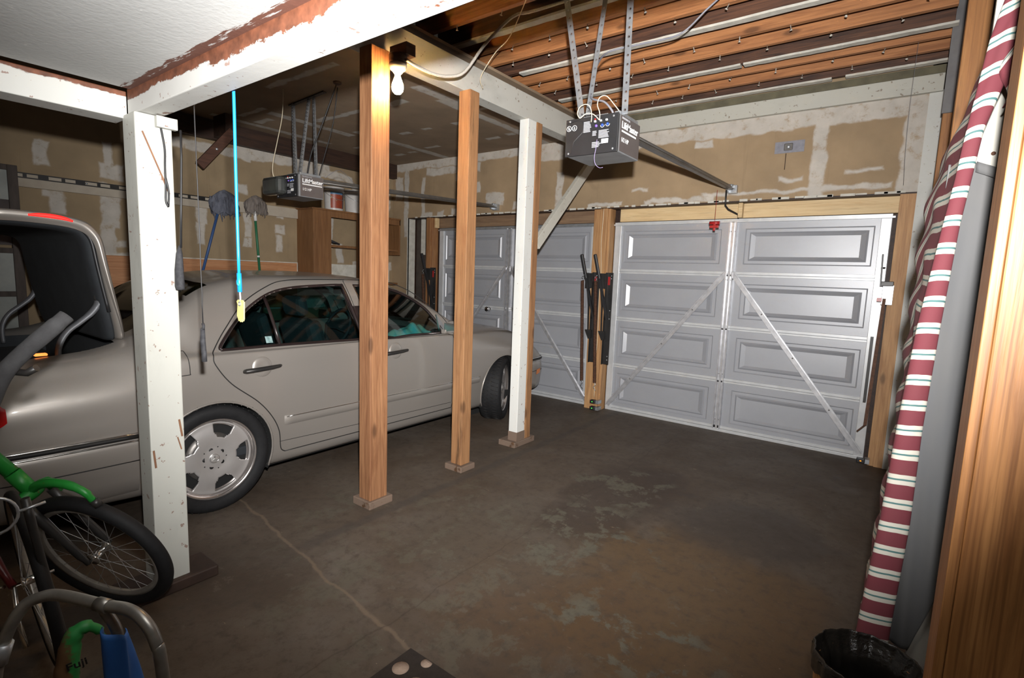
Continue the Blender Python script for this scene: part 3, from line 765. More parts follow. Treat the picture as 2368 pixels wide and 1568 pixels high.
bm = N(); tube(bm, [(-1.382, 2.49, 2.305), (-1.37, 2.47, 2.33), (-1.375, 2.46, 2.37), (-1.40, 2.46, 2.388), (-1.44, 2.47, 2.385), (-1.455, 2.47, 2.355), (-1.435, 2.46, 2.325), (-1.42, 2.46, 2.33), (-1.40, 2.47, 2.345), (-1.36, 2.47, 2.335), (-1.33, 2.48, 2.306)], .0024, 6, smooth=6); obj('loop_wire', bm, M_cream, op1)
bm = N(); tube(bm, [(-1.33, 2.485, 2.306), (-1.325, 2.47, 2.34), (-1.34, 2.47, 2.38), (-1.33, 2.475, 2.415), (-1.30, 2.49, 2.42), (-1.27, 2.53, 2.38), (-1.25, 2.57, 2.345)], .0024, 6, smooth=6); obj('bell_wire', bm, M_cream, op1)
bm = N(); tube(bm, [(-1.285, 2.55, 2.34), (-1.30, 2.55, 2.37), (-1.35, 2.56, 2.42), (-1.44, 2.60, 2.46), (-1.49, 2.66, 2.52), (-1.50, 2.72, 2.66), (-1.55, 2.95, 2.84), (-1.40, 3.10, 2.91), (-1.23, 3.25, 2.98), (-1.08, 3.25, 3.08), (-.97, 3.25, 3.16), (-.85, 3.1, 3.19)], .0055, 8, smooth=8); obj('power_cord', bm, M_gwire, op1)
bm = N(); tube(bm, [(-1.345, 2.495, 2.215), (-1.343, 2.485, 2.17), (-1.347, 2.48, 2.12), (-1.335, 2.475, 2.085), (-1.31, 2.47, 2.065), (-1.285, 2.46, 2.062)], .0013, 5, smooth=6); obj('antenna_wire', bm, M_violet, op1)
# arm to the door and the red release handle
bm = N(); tube(bm, [(-1.40, 5.16, 2.36), (-1.40, 5.17, 2.22), (-1.385, 5.22, 2.19), (-1.33, 5.36, 2.155), (-1.33, 5.39, 2.12)], .008, 6); obj('door_arm', bm, M_blackm, op1)
bm = N(); tube(bm, [(-1.43, 4.98, 2.335), (-1.43, 4.98, 2.06)], .0016, 5); rc = obj('release_cord', bm, M_red, op1)
bm = N(); tube(bm, [(-1.475, 4.98, 2.04), (-1.385, 4.98, 2.04)], .016, 8); bx(bm, -1.47, -1.39, 4.965, 4.995, 1.995, 2.02, .006); bx(bm, -1.44, -1.42, 4.97, 4.99, 1.97, 2.05, .004); obj('release_handle', bm, M_red, rc)
bm = N(); bx(bm, -1.50, -1.14, YD-.03, YD-.012, 2.10, 2.115, .002); obj('door_plate', bm, M_rail_w, op1)

op2 = opener(-4.27, -3.97, 2.39, 2.63, 2.07, 2.245, (-4.22, 5.24, 2.345), 'dusty garage door opener hanging over the parked car', True)
bm = N(); bx(bm, -4.36, -4.10, 2.30, 2.39, 2.085, 2.23, .03); obj('lamp_cover', bm, simple('smoked_lens', (.05, .055, .05), (.03, .03, .03), rough=.25, coat=.5), op2)
bm = N(); perforated_angle(bm, (-4.83, 2.86, 3.04), (-4.20, 2.50, 2.26), .036, side=(0, 1, 0)); obj('hanger_strap', bm, M_gray, op2, .002, fix=False)
bm = N(); perforated_angle(bm, (-4.56, 2.86, 3.04), (-4.17, 2.52, 2.26), .03, side=(0, 1, 0)); obj('hanger_strap', bm, M_gray, op2, .002, fix=False)
bm = N(); perforated_angle(bm, (-4.45, 2.84, 3.04), (-4.02, 2.58, 2.255), .03, side=(0, 1, 0)); obj('hanger_strap', bm, M_galv, op2, .002, fix=False)
bm = N(); perforated_angle(bm, (-4.88, 2.86, 3.03), (-4.22, 2.80, 3.03), .035, side=(0, 1, 0)); obj('cross_strap', bm, M_blackm, op2, .002, fix=False)
bm = N(); tube(bm, [(-4.24, 2.385, 2.215), (-4.27, 2.36, 2.25), (-4.31, 2.38, 2.35), (-4.36, 2.45, 2.55), (-4.45, 2.55, 2.8), (-4.50, 2.59, 3.04)], .0035, 6, smooth=6); obj('bell_wire', bm, M_cream, op2)
bm = N(); tube(bm, [(-4.10, 2.56, 2.25), (-4.10, 2.60, 2.45), (-4.06, 2.66, 2.65), (-3.99, 2.72, 2.9), (-3.935, 2.744, 3.04)], .006, 6, smooth=6); obj('power_cord', bm, M_black, op2)
bm = N(); tube(bm, [(-4.02, 2.62, 2.26), (-4.04, 2.68, 2.42), (-3.99, 2.74, 2.72), (-3.94, 2.75, 3.0)], .004, 6, smooth=6); obj('second_cord', bm, M_black, op2)
bm = N(); lathe(bm, [(0, 0), (.035, 0), (.035, .012), (.02, .02), (0, .02)], (-3.935, 2.744, 3.04), (0, 0, -1), 16); obj('ceiling_outlet', bm, M_dark, op2)
bm = N(); tube(bm, [(-4.05, 2.70, 2.27), (-4.10, 2.85, 2.36), (-4.2, 3.0, 2.37), (-4.25, 3.15, 2.30)], .002, 5, smooth=6); obj('loop_wire', bm, M_gwire, op2)

# ------------------------------------------------------------------ lamp, conduit, wires
lt = thing('light_bulb', 'glowing bare bulb in a porcelain holder beside the brown post', 'light', (-2.45, 2.12, 2.50))
bx_, by_ = -2.452, 2.113
bm = N(); lathe(bm, [(0, .0), (.05, .0), (.052, .04), (.048, .05), (0, .05)], (bx_, by_, 2.682), (0, 0, 1), 20); obj('junction_box', bm, simple('brown_junction_box', (.10, .07, .05), (.06, .04, .03), rough=.5, metal=.5), lt)
bm = N(); lathe(bm, [(0, .03), (.05, .03), (.052, .02), (.045, .0), (.03, -.01), (.024, -.02), (0, -.02)], (bx_, by_, 2.650), (0, 0, 1), 24); obj('porcelain_holder', bm, simple('porcelain', (.75, .70, .6), (.7, .65, .55), rough=.3), lt)
bm = N(); lathe(bm, [(0, -.052), (.018, -.047), (.030, -.033), (.034, -.013), (.031, .008), (.022, .030), (.016, .048), (.0155, .065), (0, .066)], (bx_, by_, 2.565), (0, 0, 1), 28)
M_bulb = glow('bulb_glow', (1.0, .60, .24), 420)
obj('bulb_glass', bm, M_bulb, lt)
bm = N(); bx(bm, -2.543, -2.40, 2.13, 2.20, 2.735, 2.80); obj('mounting_block', bm, M_dark, lt)
bm = N(); tube(bm, [(-2.40, 2.13, 2.70), (-2.39, 2.20, 2.685), (-2.38, 2.33, 2.68), (-2.36, 2.45, 2.70), (-2.32, 2.54, 2.75), (-2.28, 2.66, 2.93), (-2.24, 2.80, 3.10), (-2.18, 2.88, 3.185), (-2.0, 2.91, 3.188), (-.9, 2.91, 3.188), (.1, 2.91, 3.188)], .0095, 8, smooth=4)
tag(obj('conduit', bm, simple('painted_flex_conduit', (.45, .42, .37), (.33, .30, .26), rough=.6, scale=30, stretch=(4, 4, 4), bump=.4)), 'bent grey flexible conduit running from the bulb up to the joists', 'conduit')
bm = N(); tube(bm, [(-1.88, 2.62, 3.19), (-1.98, 2.66, 3.08), (-2.12, 2.72, 2.97), (-2.30, 2.80, 2.94), (-2.5, 2.9, 2.86), (-2.58, 3.02, 2.83)], .003, 6, smooth=6)
tag(obj('thin_wire', bm, M_cream), 'thin pale wire drooping under the joists near the bulb', 'wire')
bm = N(); tube(bm, [(-.08, 4.70, 3.205), (-.085, 4.78, 2.8), (-.08, 4.9, 2.5), (-.07, 5.1, 2.3)], .001, 4, smooth=4)
tag(obj('hanging_thread', bm, M_gwire), 'thin dark thread hanging below the joists near the right corner', 'thread')
# bracket and duct tape plate on the drywall
t = thing('conduit_plate', 'grey metal patch with a round screw on the drywall above the right garage door', 'plate', (-.92, YW, 2.7))
bm = N(); bx(bm, -1.04, -.805, YW-.004, YW, 2.665, 2.765); obj('tape', bm, simple('grey_tape', (.22, .22, .25), (.17, .17, .2), rough=.5, scale=30), t)
bm = N(); bx(bm, -.965, -.895, YW-.016, YW-.004, 2.685, 2.745, .006); obj('plate', bm, M_rail, t)
bm = N(); lathe(bm, [(0, .010), (.016, .006), (.019, 0)], (-.93, YW-.016, 2.715), (0, -1, 0), 16); obj('screw', bm, M_galv, t)
bm = N(); tube(bm, [(-.945, YW-.006, 2.66), (-.945, YW-.008, 2.52)], .003, 5); obj('drip', bm, M_dark, t)

# ------------------------------------------------------------------ cords hanging from the front beam
M_cyan = simple('bright_blue_tube', (.01, .28, .80), (.01, .22, .68), rough=.35)
t = thing('pull_cord', 'bright blue cord with a yellow plastic tag hanging before the car window', 'cord', (-1.985, .97, 2.13))
bm = N(); tube(bm, [(-1.984, .952, 2.155), (-1.984, .955, 2.10), (-1.985, .955, 1.8), (-1.986, .957, 1.45)], .0055, 8, smooth=4); obj('blue_cord', bm, M_cyan, t)
bm = N(); tube(bm, [(-1.986, .957, 1.47), (-1.985, .958, 1.40)], .0085, 8); tube(bm, [(-1.99, .957, 1.455), (-1.992, .953, 1.44), (-1.984, .950, 1.43), (-1.98, .955, 1.42)], .004, 6); obj('blue_tape', bm, M_cyan, t)
bm = N(); tube(bm, [(-1.985, .958, 1.405), (-1.983, .958, 1.38), (-1.983, .958, 1.358)], .0028, 6); obj('white_string', bm, M_text, t)
M_yel = simple('yellow_tag_plastic', (.68, .60, .22), (.62, .55, .2), rough=.5)
bm = N()
pts = [(-2.002, 1.352), (-2.009, 1.364), (-1.998, 1.371), (-1.966, 1.371), (-1.954, 1.364), (-1.957, 1.30), (-1.962, 1.292), (-1.968, 1.302), (-1.972, 1.288), (-1.977, 1.299), (-1.985, 1.287), (-1.99, 1.298), (-1.997, 1.29), (-2.003, 1.302), (-2.009, 1.31)]
prism(bm, pts, 1, .956, .960); tg = obj('yellow_tag', bm, M_yel, t)
bm = N(); tube(bm, [Vector((-1.983, .955, 1.356))+.007*Vector((math.cos(a*PI/8), 0, math.sin(a*PI/8))) for a in range(16)], .0022, 6, closed=True); obj('grommet', bm, M_galv, tg)

t = thing('weighted_cord', 'thin black cord with a black strap end hanging right of the near white post', 'cord', (-2.304, .96, 2.12))
bm = N(); tube(bm, [(-2.306, .955, 2.145), (-2.306, .955, 2.10), (-2.304, .957, 1.7), (-2.303, .957, 1.42), (-2.300, .957, 1.38), (-2.304, .957, 1.33), (-2.302, .957, 1.25)], .0022, 6); obj('cord', bm, M_black, t)
M_strap = simple('black_webbing', (.045, .045, .05), (.02, .02, .024), rough=.8, scale=60)
bm = N(); tube(bm, [(-2.302, .957, 1.255), (-2.297, .957, 1.245), (-2.302, .957, 1.23)], .006, 8); tube(bm, [(-2.306, .957, 1.235), (-2.309, .957, 1.18), (-2.302, .957, 1.13), (-2.301, .957, 1.095)], [.010, .0125, .0125, .013], 8, rz=.8); obj('strap_end', bm, M_strap, t)

t = thing('hanging_strap', 'black cord with a long rubber pad on the edge of the near white post', 'strap', (-2.535, .96, 2.08))
bm = N(); tube(bm, [(-2.515, .985, 2.058), (-2.515, .984, 1.95), (-2.514, .975, 1.75), (-2.515, .968, 1.565)], .0045, 6); obj('cord', bm, M_black, t)
bm = N(); tube(bm, [(-2.522, .966, 1.575), (-2.522, .963, 1.54), (-2.522, .96, 1.47), (-2.522, .96, 1.40), (-2.522, .962, 1.385)], [.005, .016, .022, .024, .022], 12, rz=.75); obj('rubber_pad', bm, M_strap, t)
bm = N(); tube(bm, [(-2.545, .915, 2.095), (-2.543, .925, 2.03), (-2.543, .932, 1.97), (-2.543, .930, 1.90), (-2.543, .930, 1.82), (-2.543, .928, 1.76), (-2.543, .937, 1.735)], .0042, 6, smooth=4)
tube(bm, [(-2.543, .930, 1.86), (-2.543, .940, 1.80), (-2.543, .937, 1.74)], .004, 6, smooth=4)
tag(obj('twisted_cable', bm, M_black), 'short black twisted cable dangling on the face of the near white post', 'cable')

# ------------------------------------------------------------------ left wall: slotted strip, mops, cabinet, buckets, old sash
t = thing('slotted_strip', 'black slotted metal strip screwed along the left wall above the pale board', 'rail', (XL, 1.9, 2.2))
bm = N(); Y0, Y1 = 1.0, 2.95
bx(bm, XL+.03, XL+.038, Y0, Y1, 2.215, 2.225); bx(bm, XL+.03, XL+.038, Y0, Y1, 2.178, 2.188)
y = Y0; k = 0
while y < Y1:
    w = (.07, .025)[k % 2]; bx(bm, XL+.03, XL+.038, y, y+w, 2.188, 2.215); y += w+(.09, .075)[k % 2]; k += 1
obj('strip', bm, M_blackm, t)
for y in (1.1, 1.6, 2.2, 2.7):
    bm = N(); lathe(bm, [(0, .006), (.008, .004), (.009, 0)], (XL+.038, y, 2.20), (1, 0, 0), 8); obj('screw', bm, M_galv, t)

def mop(name, label, top, bot, hm, fibm, width, drop):
    t = thing(name, label, 'mop', bot)
    bm = N(); tube(bm, [bot, top], .014, 10); obj('handle', bm, hm, t)
    hd = Vector(top); bm = N(); rnd = random.Random(width)
    # mop head: lumpy dome plus separate hanging locks
    def fn(u, v):
        a = u*2*PI; h = v; r = width*(math.sin(PI*min(h*1.0, .62)/1.24)**.7)*(1+.13*math.sin(5*a+h*7)+.06*math.sin(11*a))
        return (hd.x+.05+.35*r*math.cos(a), hd.y+r*math.sin(a), hd.z+.06-h*drop*(1+.08*math.sin(7*a)))
    grid(bm, fn, 28, 10)
    for i in range(34):
        a = rnd.uniform(0, 2*PI); r = width*rnd.uniform(.6, 1.0); x, y = hd.x+.05+.38*r*math.cos(a), hd.y+r*math.sin(a)
        z0 = hd.z+.06-drop*rnd.uniform(.3, .6); L = drop*rnd.uniform(.45, .75)
        tube(bm, [(x, y, z0), (x+rnd.uniform(-.01, .01), y+rnd.uniform(-.015, .015), z0-L*.5), (x, y+rnd.uniform(-.02, .02), z0-L)], [.012, .010, .004], 6)
    o = obj('mop_head', bm, fibm, t)
    return t
M_mopg = simple('blue_grey_mop_yarn', (.15, .16, .20), (.08, .085, .11), rough=.95, scale=40, stretch=(1, 1, .3), bump=.8)
M_mopd = simple('dirty_mop_yarn', (.21, .18, .16), (.12, .10, .09), rough=.95, scale=40, stretch=(1, 1, .3), bump=.8)
mop('mop', 'mop with a blue handle and blue-grey yarn head, upside down against the left wall', (-6.14, 2.80, 2.26), (-6.10, 2.52, 1.30), simple('blue_painted_handle', (.035, .09, .24), (.03, .07, .2), rough=.5), M_mopg, .15, .26)
m2 = mop('mop', 'mop with a green and white handle and brownish grey head on the left wall', (-6.14, 3.15, 2.25), (-6.12, 3.20, 1.30), simple('green_painted_handle', (.02, .15, .07), (.015, .12, .05), rough=.5), M_mopd, .125, .20)
bm = N(); tube(bm, [(-6.138, 3.155, 2.16), (-6.135, 3.165, 2.02)], .0175, 10); obj('white_sleeve', bm, M_text, m2)
bm = N(); tube(bm, [(-6.127, 3.184, 1.62), (-6.126, 3.185, 1.60)], .0165, 10); obj('white_band', bm, M_text, m2)

cb = thing('wall_cabinet', 'open brown plywood wall shelf above the car hood on the left wall', 'cabinet', (-6.0, 4.4, 1.35))
def cpart(n, *b):
    bm = N(); bx(bm, *b, .003); return obj(n, bm, M_cab, cb)
ZB, ZT = 1.30, 2.215
cpart('side_panel', -6.195, -5.85, 3.72, 3.745, ZB, ZT); cpart('face_frame', -5.852, -5.83, 3.72, 3.97, ZB, ZT)
cpart('top_panel', -6.195, -5.82, 3.70, 5.10, ZT, ZT+.02)
cpart('top_rail', -5.852, -5.83, 3.97, 5.10, ZT-.075, ZT); cpart('center_stile', -5.852, -5.83, 4.36, 4.44, ZB, ZT-.075)
cpart('shelf', -6.195, -5.855, 3.75, 5.08, 1.77, 1.80); cpart('bottom_panel', -6.195, -5.855, 3.75, 5.08, ZB, ZB+.03)
cpart('side_panel', -6.195, -5.83, 5.08, 5.10, 1.72, ZT); cpart('back_panel', -6.198, -6.195, 3.75, 4.1, ZB, ZB+.2)
bm = N(); tube(bm, [(-5.98, 3.90, 1.83), (-5.96, 4.02, 1.855), (-5.93, 4.16, 1.82)], [.05, .04, .012], 10, rz=.6)
tag(obj('black_glove', bm, M_strap), 'black crumpled glove lying on the middle shelf of the brown wall cabinet', 'glove')

def bucket(name, label, x, y, z, r, h, body):
    t = thing(name, label, 'bucket', (x, y, z))
    bm = N(); lathe(bm, [(0, 0), (r*.88, 0), (r*.9, .01), (r*.98, h*.82), (r*1.05, h*.83), (r*1.05, h*.86), (r*.99, h*.87), (r*1.0, h*.95), (r*1.07, h*.96), (r*1.07, h), (0, h)], (x, y, z), (0, 0, 1), 40)
    obj('pail', bm, body, t)
    bm = N(); tube(bm, [(x+r*math.cos(a)*1.03+.0, y+r*1.08*math.sin(a-PI/2+PI/2)*0+r*1.08*math.sin(a), z+h*.80-.10*math.cos((a)*1.0)) for a in [k*PI/16-PI/2 for k in range(17)]], .0025, 6); obj('wire_handle', bm, M_galv, t)
    return t
M_whitep = simple('white_pail_plastic', (.58, .56, .54), (.52, .50, .48), rough=.35)
b = bucket('paint_bucket', 'white bucket with a red and blue picture label on top of the brown cabinet', -6.02, 4.14, 2.236, .125, .30, M_whitep)
M_lab = NT('bucket_label')
def _lab(t):
    o = t.obj(); s = t.sep(o); n = t.noise(o, 26, 4)
    c = t.ramp(n, [(.35, (.30, .05, .02)), (.6, (.22, .04, .02)), (.7, (.45, .32, .15))])
    c = t.mix(t.sstep(s[2], .20, .215), c, (.08, .20, .35)); c = t.mix(t.sstep(t.math('MULTIPLY', s[1], 1.0), .045, .05), c, (.03, .03, .035))
    t.color(c); t.rough(.4)
_lab(M_lab)
bm = N(); grid(bm, lambda u, v: (-6.02+.1262*math.cos(-.95+u*1.6)*(.93+.06*v), 4.14+.1262*math.sin(-.95+u*1.6)*(.93+.06*v), 2.236+.035+v*.20), 16, 2); obj('picture_label', bm, M_lab.m, b)
bucket('white_bucket', 'plain white bucket with a wire handle, right of the labelled one', -6.0, 4.46, 2.236, .145, .30, M_whitep)

# old window sash leaning in the near left corner
t = thing('window_sash', 'old grey-brown window sash frames hanging on the left wall at the picture edge', 'window frame', (-6.15, .95, 1.0))
M_sash = simple('weathered_sash_wood', (.085, .068, .06), (.05, .04, .035), rough=.8, scale=6, stretch=(4, 4, 1))
bm = N(); zz = (1.10, 1.52, 1.92, 2.27)
for a, b_ in ((.60, .66), (1.055, 1.12)): bx(bm, -6.17, -6.12, a, b_, .55, 2.27, .003)
for z in (.56, 1.16, 1.53, 2.225): bx(bm, -6.168, -6.122, .66, 1.055, z, z+.045, .003)
obj('frame', bm, M_sash, t)
M_pane = simple('pale_reflection_pane', (.36, .38, .36), (.26, .28, .27), rough=.25, scale=5)  # whitish reflection in the glass, painted as the pane's own pale colour
for z0, z1, m in ((1.575, 2.225, M_pane), (1.205, 1.53, M_pane), (.605, 1.16, M_pane)):
    if z0 == 1.575:
        bm = N(); bx(bm, -6.15, -6.145, .66, 1.055, 1.60, 1.98); obj('dark_pane', bm, simple('dark_pane_glass', (.045, .03, .027), (.03, .02, .018), rough=.3), t); z0 = 1.98
    bm = N(); bx(bm, -6.15, -6.145, .66, 1.055, z0, z1); obj('pane', bm, m, t)

# ------------------------------------------------------------------ right side
M_stud = wood('right_stud_wood', (.34, .155, .045), (.24, .095, .028), 'z')
bm = N(); bx(bm, .10, .185, 4.55, 4.65, 0, 2.72, .003); bx(bm, .10, .185, 4.55, 4.65, 2.725, 3.40, .003)
tag(obj('wall_stud', bm, M_stud), 'brown wall stud in the far right corner, grey near its top', 'stud')
bm = N(); bx(bm, .092, .19, 4.535, 4.548, 2.66, 3.40)
tag(obj('grey_felt', bm, simple('grey_felt_paper', (.17, .165, .165), (.13, .125, .13), rough=.9)), 'strip of grey building paper over the top of the far right stud', 'paper')
bm = N(); bx(bm, .112, .20, 3.25, 3.35, 0, 3.40, .003)
tag(obj('wall_stud', bm, M_stud), 'tall brown wall stud behind the top of the striped curtain', 'stud')
bm = N(); bx(bm, .128, .145, 1.3, 1.44, 0, 2.2, .002); bx(bm, .145, .42, 1.3, 1.44, 0, 2.2, .004)
tag(obj('foreground_post', bm, M_bigpost), 'wide orange wooden post with strong grain at the right edge', 'post')
bm = N(); bx(bm, .135, .62, 2.10, 2.13, 0, 2.75, .003)
wp = tag(obj('cream_board', bm, simple('cream_panel_paint', (.54, .52, .46), (.50, .48, .42), rough=.6, scale=2)), 'tall cream white board standing behind the grey cloth at the right', 'panel')
bm = N(); lathe(bm, [(0, .003), (.005, .002), (.006, 0)], (.175, 2.10, 1.905), (0, -1, 0), 8); obj('nail_hole', bm, M_rust, wp)
# grey cloth
M_cloth = NT('grey_cloth')
def _cl(t):
    o = t.obj(); n = t.noise(t.mapping(o, (3, 1, 1)), 2.2, 4); f = t.noise(t.mapping(o, (300, 1, 300)), 1, 2)
    c = t.ramp(n, [(.35, (.095, .092, .085)), (.7, (.07, .072, .075))]); t.color(t.mix(.15, c, (.3, .3, .32))); t.rough(.95); t.bump(f, .2, .001)
_cl(M_cloth); M_cloth = M_cloth.m
def cloth(u, v):
    xl = .075; xr = .30
    zt = 1.875-.55*(xl+(xr-xl)*u-.14) if u > .25 else 1.875
    x = xl+(xr-xl)*u
    zb = .33+max(0, (x-.136))*4.1-.0
    z = zt+(zb-zt)*v
    fold = .012*math.sin(9*u+3*v+1.5*math.sin(4*v))+.008*math.sin(21*u-5*v)*v + .01*math.exp(-((u-.45-.35*v)/.06)**2)
    return (x, 2.062+fold, z)
bm = N(); grid(bm, cloth, 60, 90)
gc = tag(obj('grey_cloth', bm, M_cloth, None, .003), 'dark grey cloth draped over the cream board beside the striped curtain', 'cloth')
bm = N()
grid(bm, lambda u, v: (.138+.165*u, 2.05+.012*math.sin(9*(.28+.72*u)), 1.878-.55*(.165*u)-.03*v), 20, 2)
obj('hem', bm, M_cloth, gc, .004)

# striped curtain
def stripe_mat():
    t = NT('striped_canvas'); uv = t.new('ShaderNodeUVMap'); uv.uv_map = 'UVMap'
    s = t.sep(uv.outputs[0])
    wv = t.math('ADD', s[1], t.math('MULTIPLY', t.math('SUBTRACT', t.noise(t.obj(), 9, 3), .5), .012))
    f = t.math('FRACT', t.math('DIVIDE', wv, .0745))
    red = (.115, .014, .024); cr = (.48, .46, .40); gr = (.045, .13, .13)
    c = t.ramp(f, [(0, red), (.59, cr), (.755, gr), (.825, cr)], 'CONSTANT')
    c = t.mix(t.math('MULTIPLY', t.noise(t.obj(), 14, 4), .22), c, (.10, .06, .05))
    t.color(c); t.rough(.85); t.bump(t.noise(t.obj(), 240, 2), .2, .001)
    return t.m
M_stripe = stripe_mat()
def uvfix(o):
    o.data.uv_layers[0].name = 'UVMap'
cur = thing('striped_curtain', 'rolled burgundy curtain with white and green stripes hanging at the right', 'curtain', (.05, 1.9, .1))
# (z, x centre, half width) on the plane Y = 1.86
prof = [(2.42, .245, .075), (2.15, .152, .034), (2.07, .140, .030), (1.92, .113, .0185), (1.80, .103, .0175), (1.678, .091, .0185), (1.395, .071, .026), (1.095, .058, .030), (.81, .052, .0365), (.49, .036, .041), (.25, .028, .043), (.06, .024, .045)]
pz = np.array([p[0] for p in prof])[::-1]; px = np.array([p[1] for p in prof])[::-1]; pw = np.array([p[2] for p in prof])[::-1]
LEN = 2.36
def roll(u, v):
    z = 2.42-v*LEN; a = u*2*PI
    x = np.interp(z, pz, px); w = np.interp(z, pz, pw)
    top = max(0, z-1.95)
    r = 1+.05*math.sin(3*a+z*2)+.10*math.sin(5*a+z*6)*min(1, top*4)
    y = 1.875-.5*w*math.sin(a)*r*1.1
    return (float(x+w*math.cos(a)*r), float(y), float(z+.006*math.sin(a+.6)*w/.04*(1 if z < 1.9 else 2.5)))
bm = N(); grid(bm, roll, 44, 150, uv=lambda u, v: (u, v*LEN)); o = obj('rolled_cloth', bm, M_stripe, cur); uvfix(o)
bm = N(); grid(bm, lambda u, v: (.155+.012*math.sin(v*9)+u*.16, 1.86-.02*math.sin(u*5), 2.17-.11*u*0+u*.14-v*.20+.03*math.sin(u*4)), 24, 14, uv=lambda u, v: (u, v*.20+.04)); o = obj('upper_fold', bm, M_stripe, cur, .004); uvfix(o)
# ruffled flap running back to the wall
fz = np.array([.10, .265, .478, .804, .986, 1.225, 1.455, 1.664, 1.838, 1.949, 2.081, 2.247]); fx = np.array([-.004, .001, .007, .021, .028, .035, .035, .037, .048, .076, .116, .15])
def flap(u, v):
    z = 2.24-v*2.13
    xl = float(np.interp(z, fz, fx)); yl = 2.30
    xr = float(np.interp(z, pz, px)-np.interp(z, pz, pw)*.4); yr = 1.89
    amp = .005*(1-u)+.002
    return (xl+(xr-xl)*u+amp*math.sin(z*38+u*3)*(1-u)+.003*math.sin(u*12+z*3), yl+(yr-yl)*u+.02*math.sin(u*9+z*2), z+.04*math.sin(u*5)*(.4+.6*(z > 1.4)))
bm = N(); grid(bm, flap, 40, 200, uv=lambda u, v: (u, v*2.13+.9*u*(1-v)**1.0*.25)); o = obj('gathered_flap', bm, M_stripe, cur, .003); uvfix(o)

# trash can with a black bag
M_bag = simple('black_bin_bag', (.008, .007, .006), (.014, .012, .01), rough=.22, scale=20, bump=.6, spec=.6)
tc = thing('trash_can', 'wooden waste bin lined with a shiny black bag at the bottom right', 'trash can', (.035, 1.64, 0))
cxx, cyy = .032, 1.66
bm = N()
for k in range(12):
    a0, a1 = k*PI/6+.02, (k+1)*PI/6-.02
    for rr in (0,):
        q = [(.108, a0, 0), (.108, a1, 0), (.128, a1, .45), (.128, a0, .45)]
        vs = [bm.verts.new((cxx+r*math.cos(a), cyy+r*math.sin(a), z)) for r, a, z in q]
        vi = [bm.verts.new((cxx+(r-.01)*math.cos(a), cyy+(r-.01)*math.sin(a), z)) for r, a, z in q]
        bm.faces.new(vs); bm.faces.new(vi[::-1])
        for i in range(4): bm.faces.new((vs[i], vi[i], vi[(i+1) % 4], vs[(i+1) % 4]))
obj('bin_wall', bm, wood('bin_wood', (.42, .20, .06), (.28, .12, .035), 'z'), tc)
bm = N()
def bag(u, v):
    a = u*2*PI; w = 1+.018*math.sin(13*a)+.012*math.sin(29*a+1)
    if v < .35: t_ = v/.35; r, z = .134*w, .43+.040*t_+.006*math.sin(17*a)
    elif v < .5: t_ = (v-.35)/.15; r, z = (.134-.010*t_)*w, .47+.016*math.sin(PI*t_)
    else: t_ = (v-.5)/.5; r, z = ((.124-.02*min(1,t_*8))-.03*t_)*w*(1-.9*max(0, t_-.85)/.15), .47-.38*t_
    return (cxx+r*math.cos(a), cyy+r*math.sin(a), z)
grid(bm, bag, 90, 40); obj('black_bag', bm, M_bag, tc)

# dotted mat
t = thing('doormat', 'dark mat with large cream dots at the bottom edge of the floor', 'mat', (-1.1, 1.1, 0))
bm = N(); bx(bm, -1.425, -.80, .82, 1.322, 0.001, .008, .002); obj('backing', bm, simple('dark_mat_fabric', (.028, .02, .015), (.02, .014, .011), rough=.95, scale=50, bump=.5), t)
M_dot = simple('cream_dot_pile', (.42, .31, .24), (.36, .26, .20), rough=.95, scale=60, bump=.6)
for dx, dy, r in ((-1.373, 1.223, .032), (-1.27, 1.20, .036), (-1.315, 1.302, .022), (-1.36, 1.12, .03), (-1.16, 1.25, .034), (-1.25, 1.09, .03), (-1.14, 1.14, .032), (-1.04, 1.20, .03), (-1.35, .98, .034), (-1.22, .96, .033), (-1.08, 1.0, .03)):
    bm = N(); lathe(bm, [(0, .0105), (r, .0100), (r, .008)], (dx, dy, 0), (0, 0, 1), 22)
    for v in bm.verts: v.co.y = min(v.co.y, 1.316); v.co.x = max(v.co.x, -1.419)
    obj('dot', bm, M_dot, t)

# ------------------------------------------------------------------ the silver sedan (car frame: x right, y forward from the rear axle, z up)
CX, CY = -4.1, 1.385
M_paint = NT('silver_metallic_paint')
def _pt(t):
    o = t.obj(); n = t.noise(o, 900, 1); g = t.noise(o, 2, 3)
    t.color(t.mix(t.math('MULTIPLY', n, .25), (.31, .285, .26), (.39, .36, .335)))
    t.set(Metallic=.5, Coat_Weight=.5, Coat_Roughness=.08); t.rough(t.ramp(g, [(.3, .34), (.7, .40)]))
_pt(M_paint); M_paint = M_paint.m
M_seam = simple('panel_gap_black', (.012, .011, .011), (.008, .008, .008), rough=.6)
M_gasket = simple('window_gasket', (.020, .012, .012), (.012, .008, .008), rough=.3, coat=.3)
M_int = simple('dark_interior_cloth', (.022, .026, .03), (.014, .016, .02), rough=.85)
M_tyre = simple('tyre_rubber', (.012, .012, .013), (.008, .008, .009), rough=.7, scale=30, bump=.2, spec=.3)
M_alloy = simple('silver_alloy', (.56, .54, .53), (.50, .48, .47), rough=.36, metal=.6)
M_lip = simple('polished_rim_lip', (.70, .66, .64), (.6, .56, .55), rough=.2, metal=.9)
M_well = simple('wheel_well_dark', (.010, .010, .010), (.007, .007, .007), rough=.9)
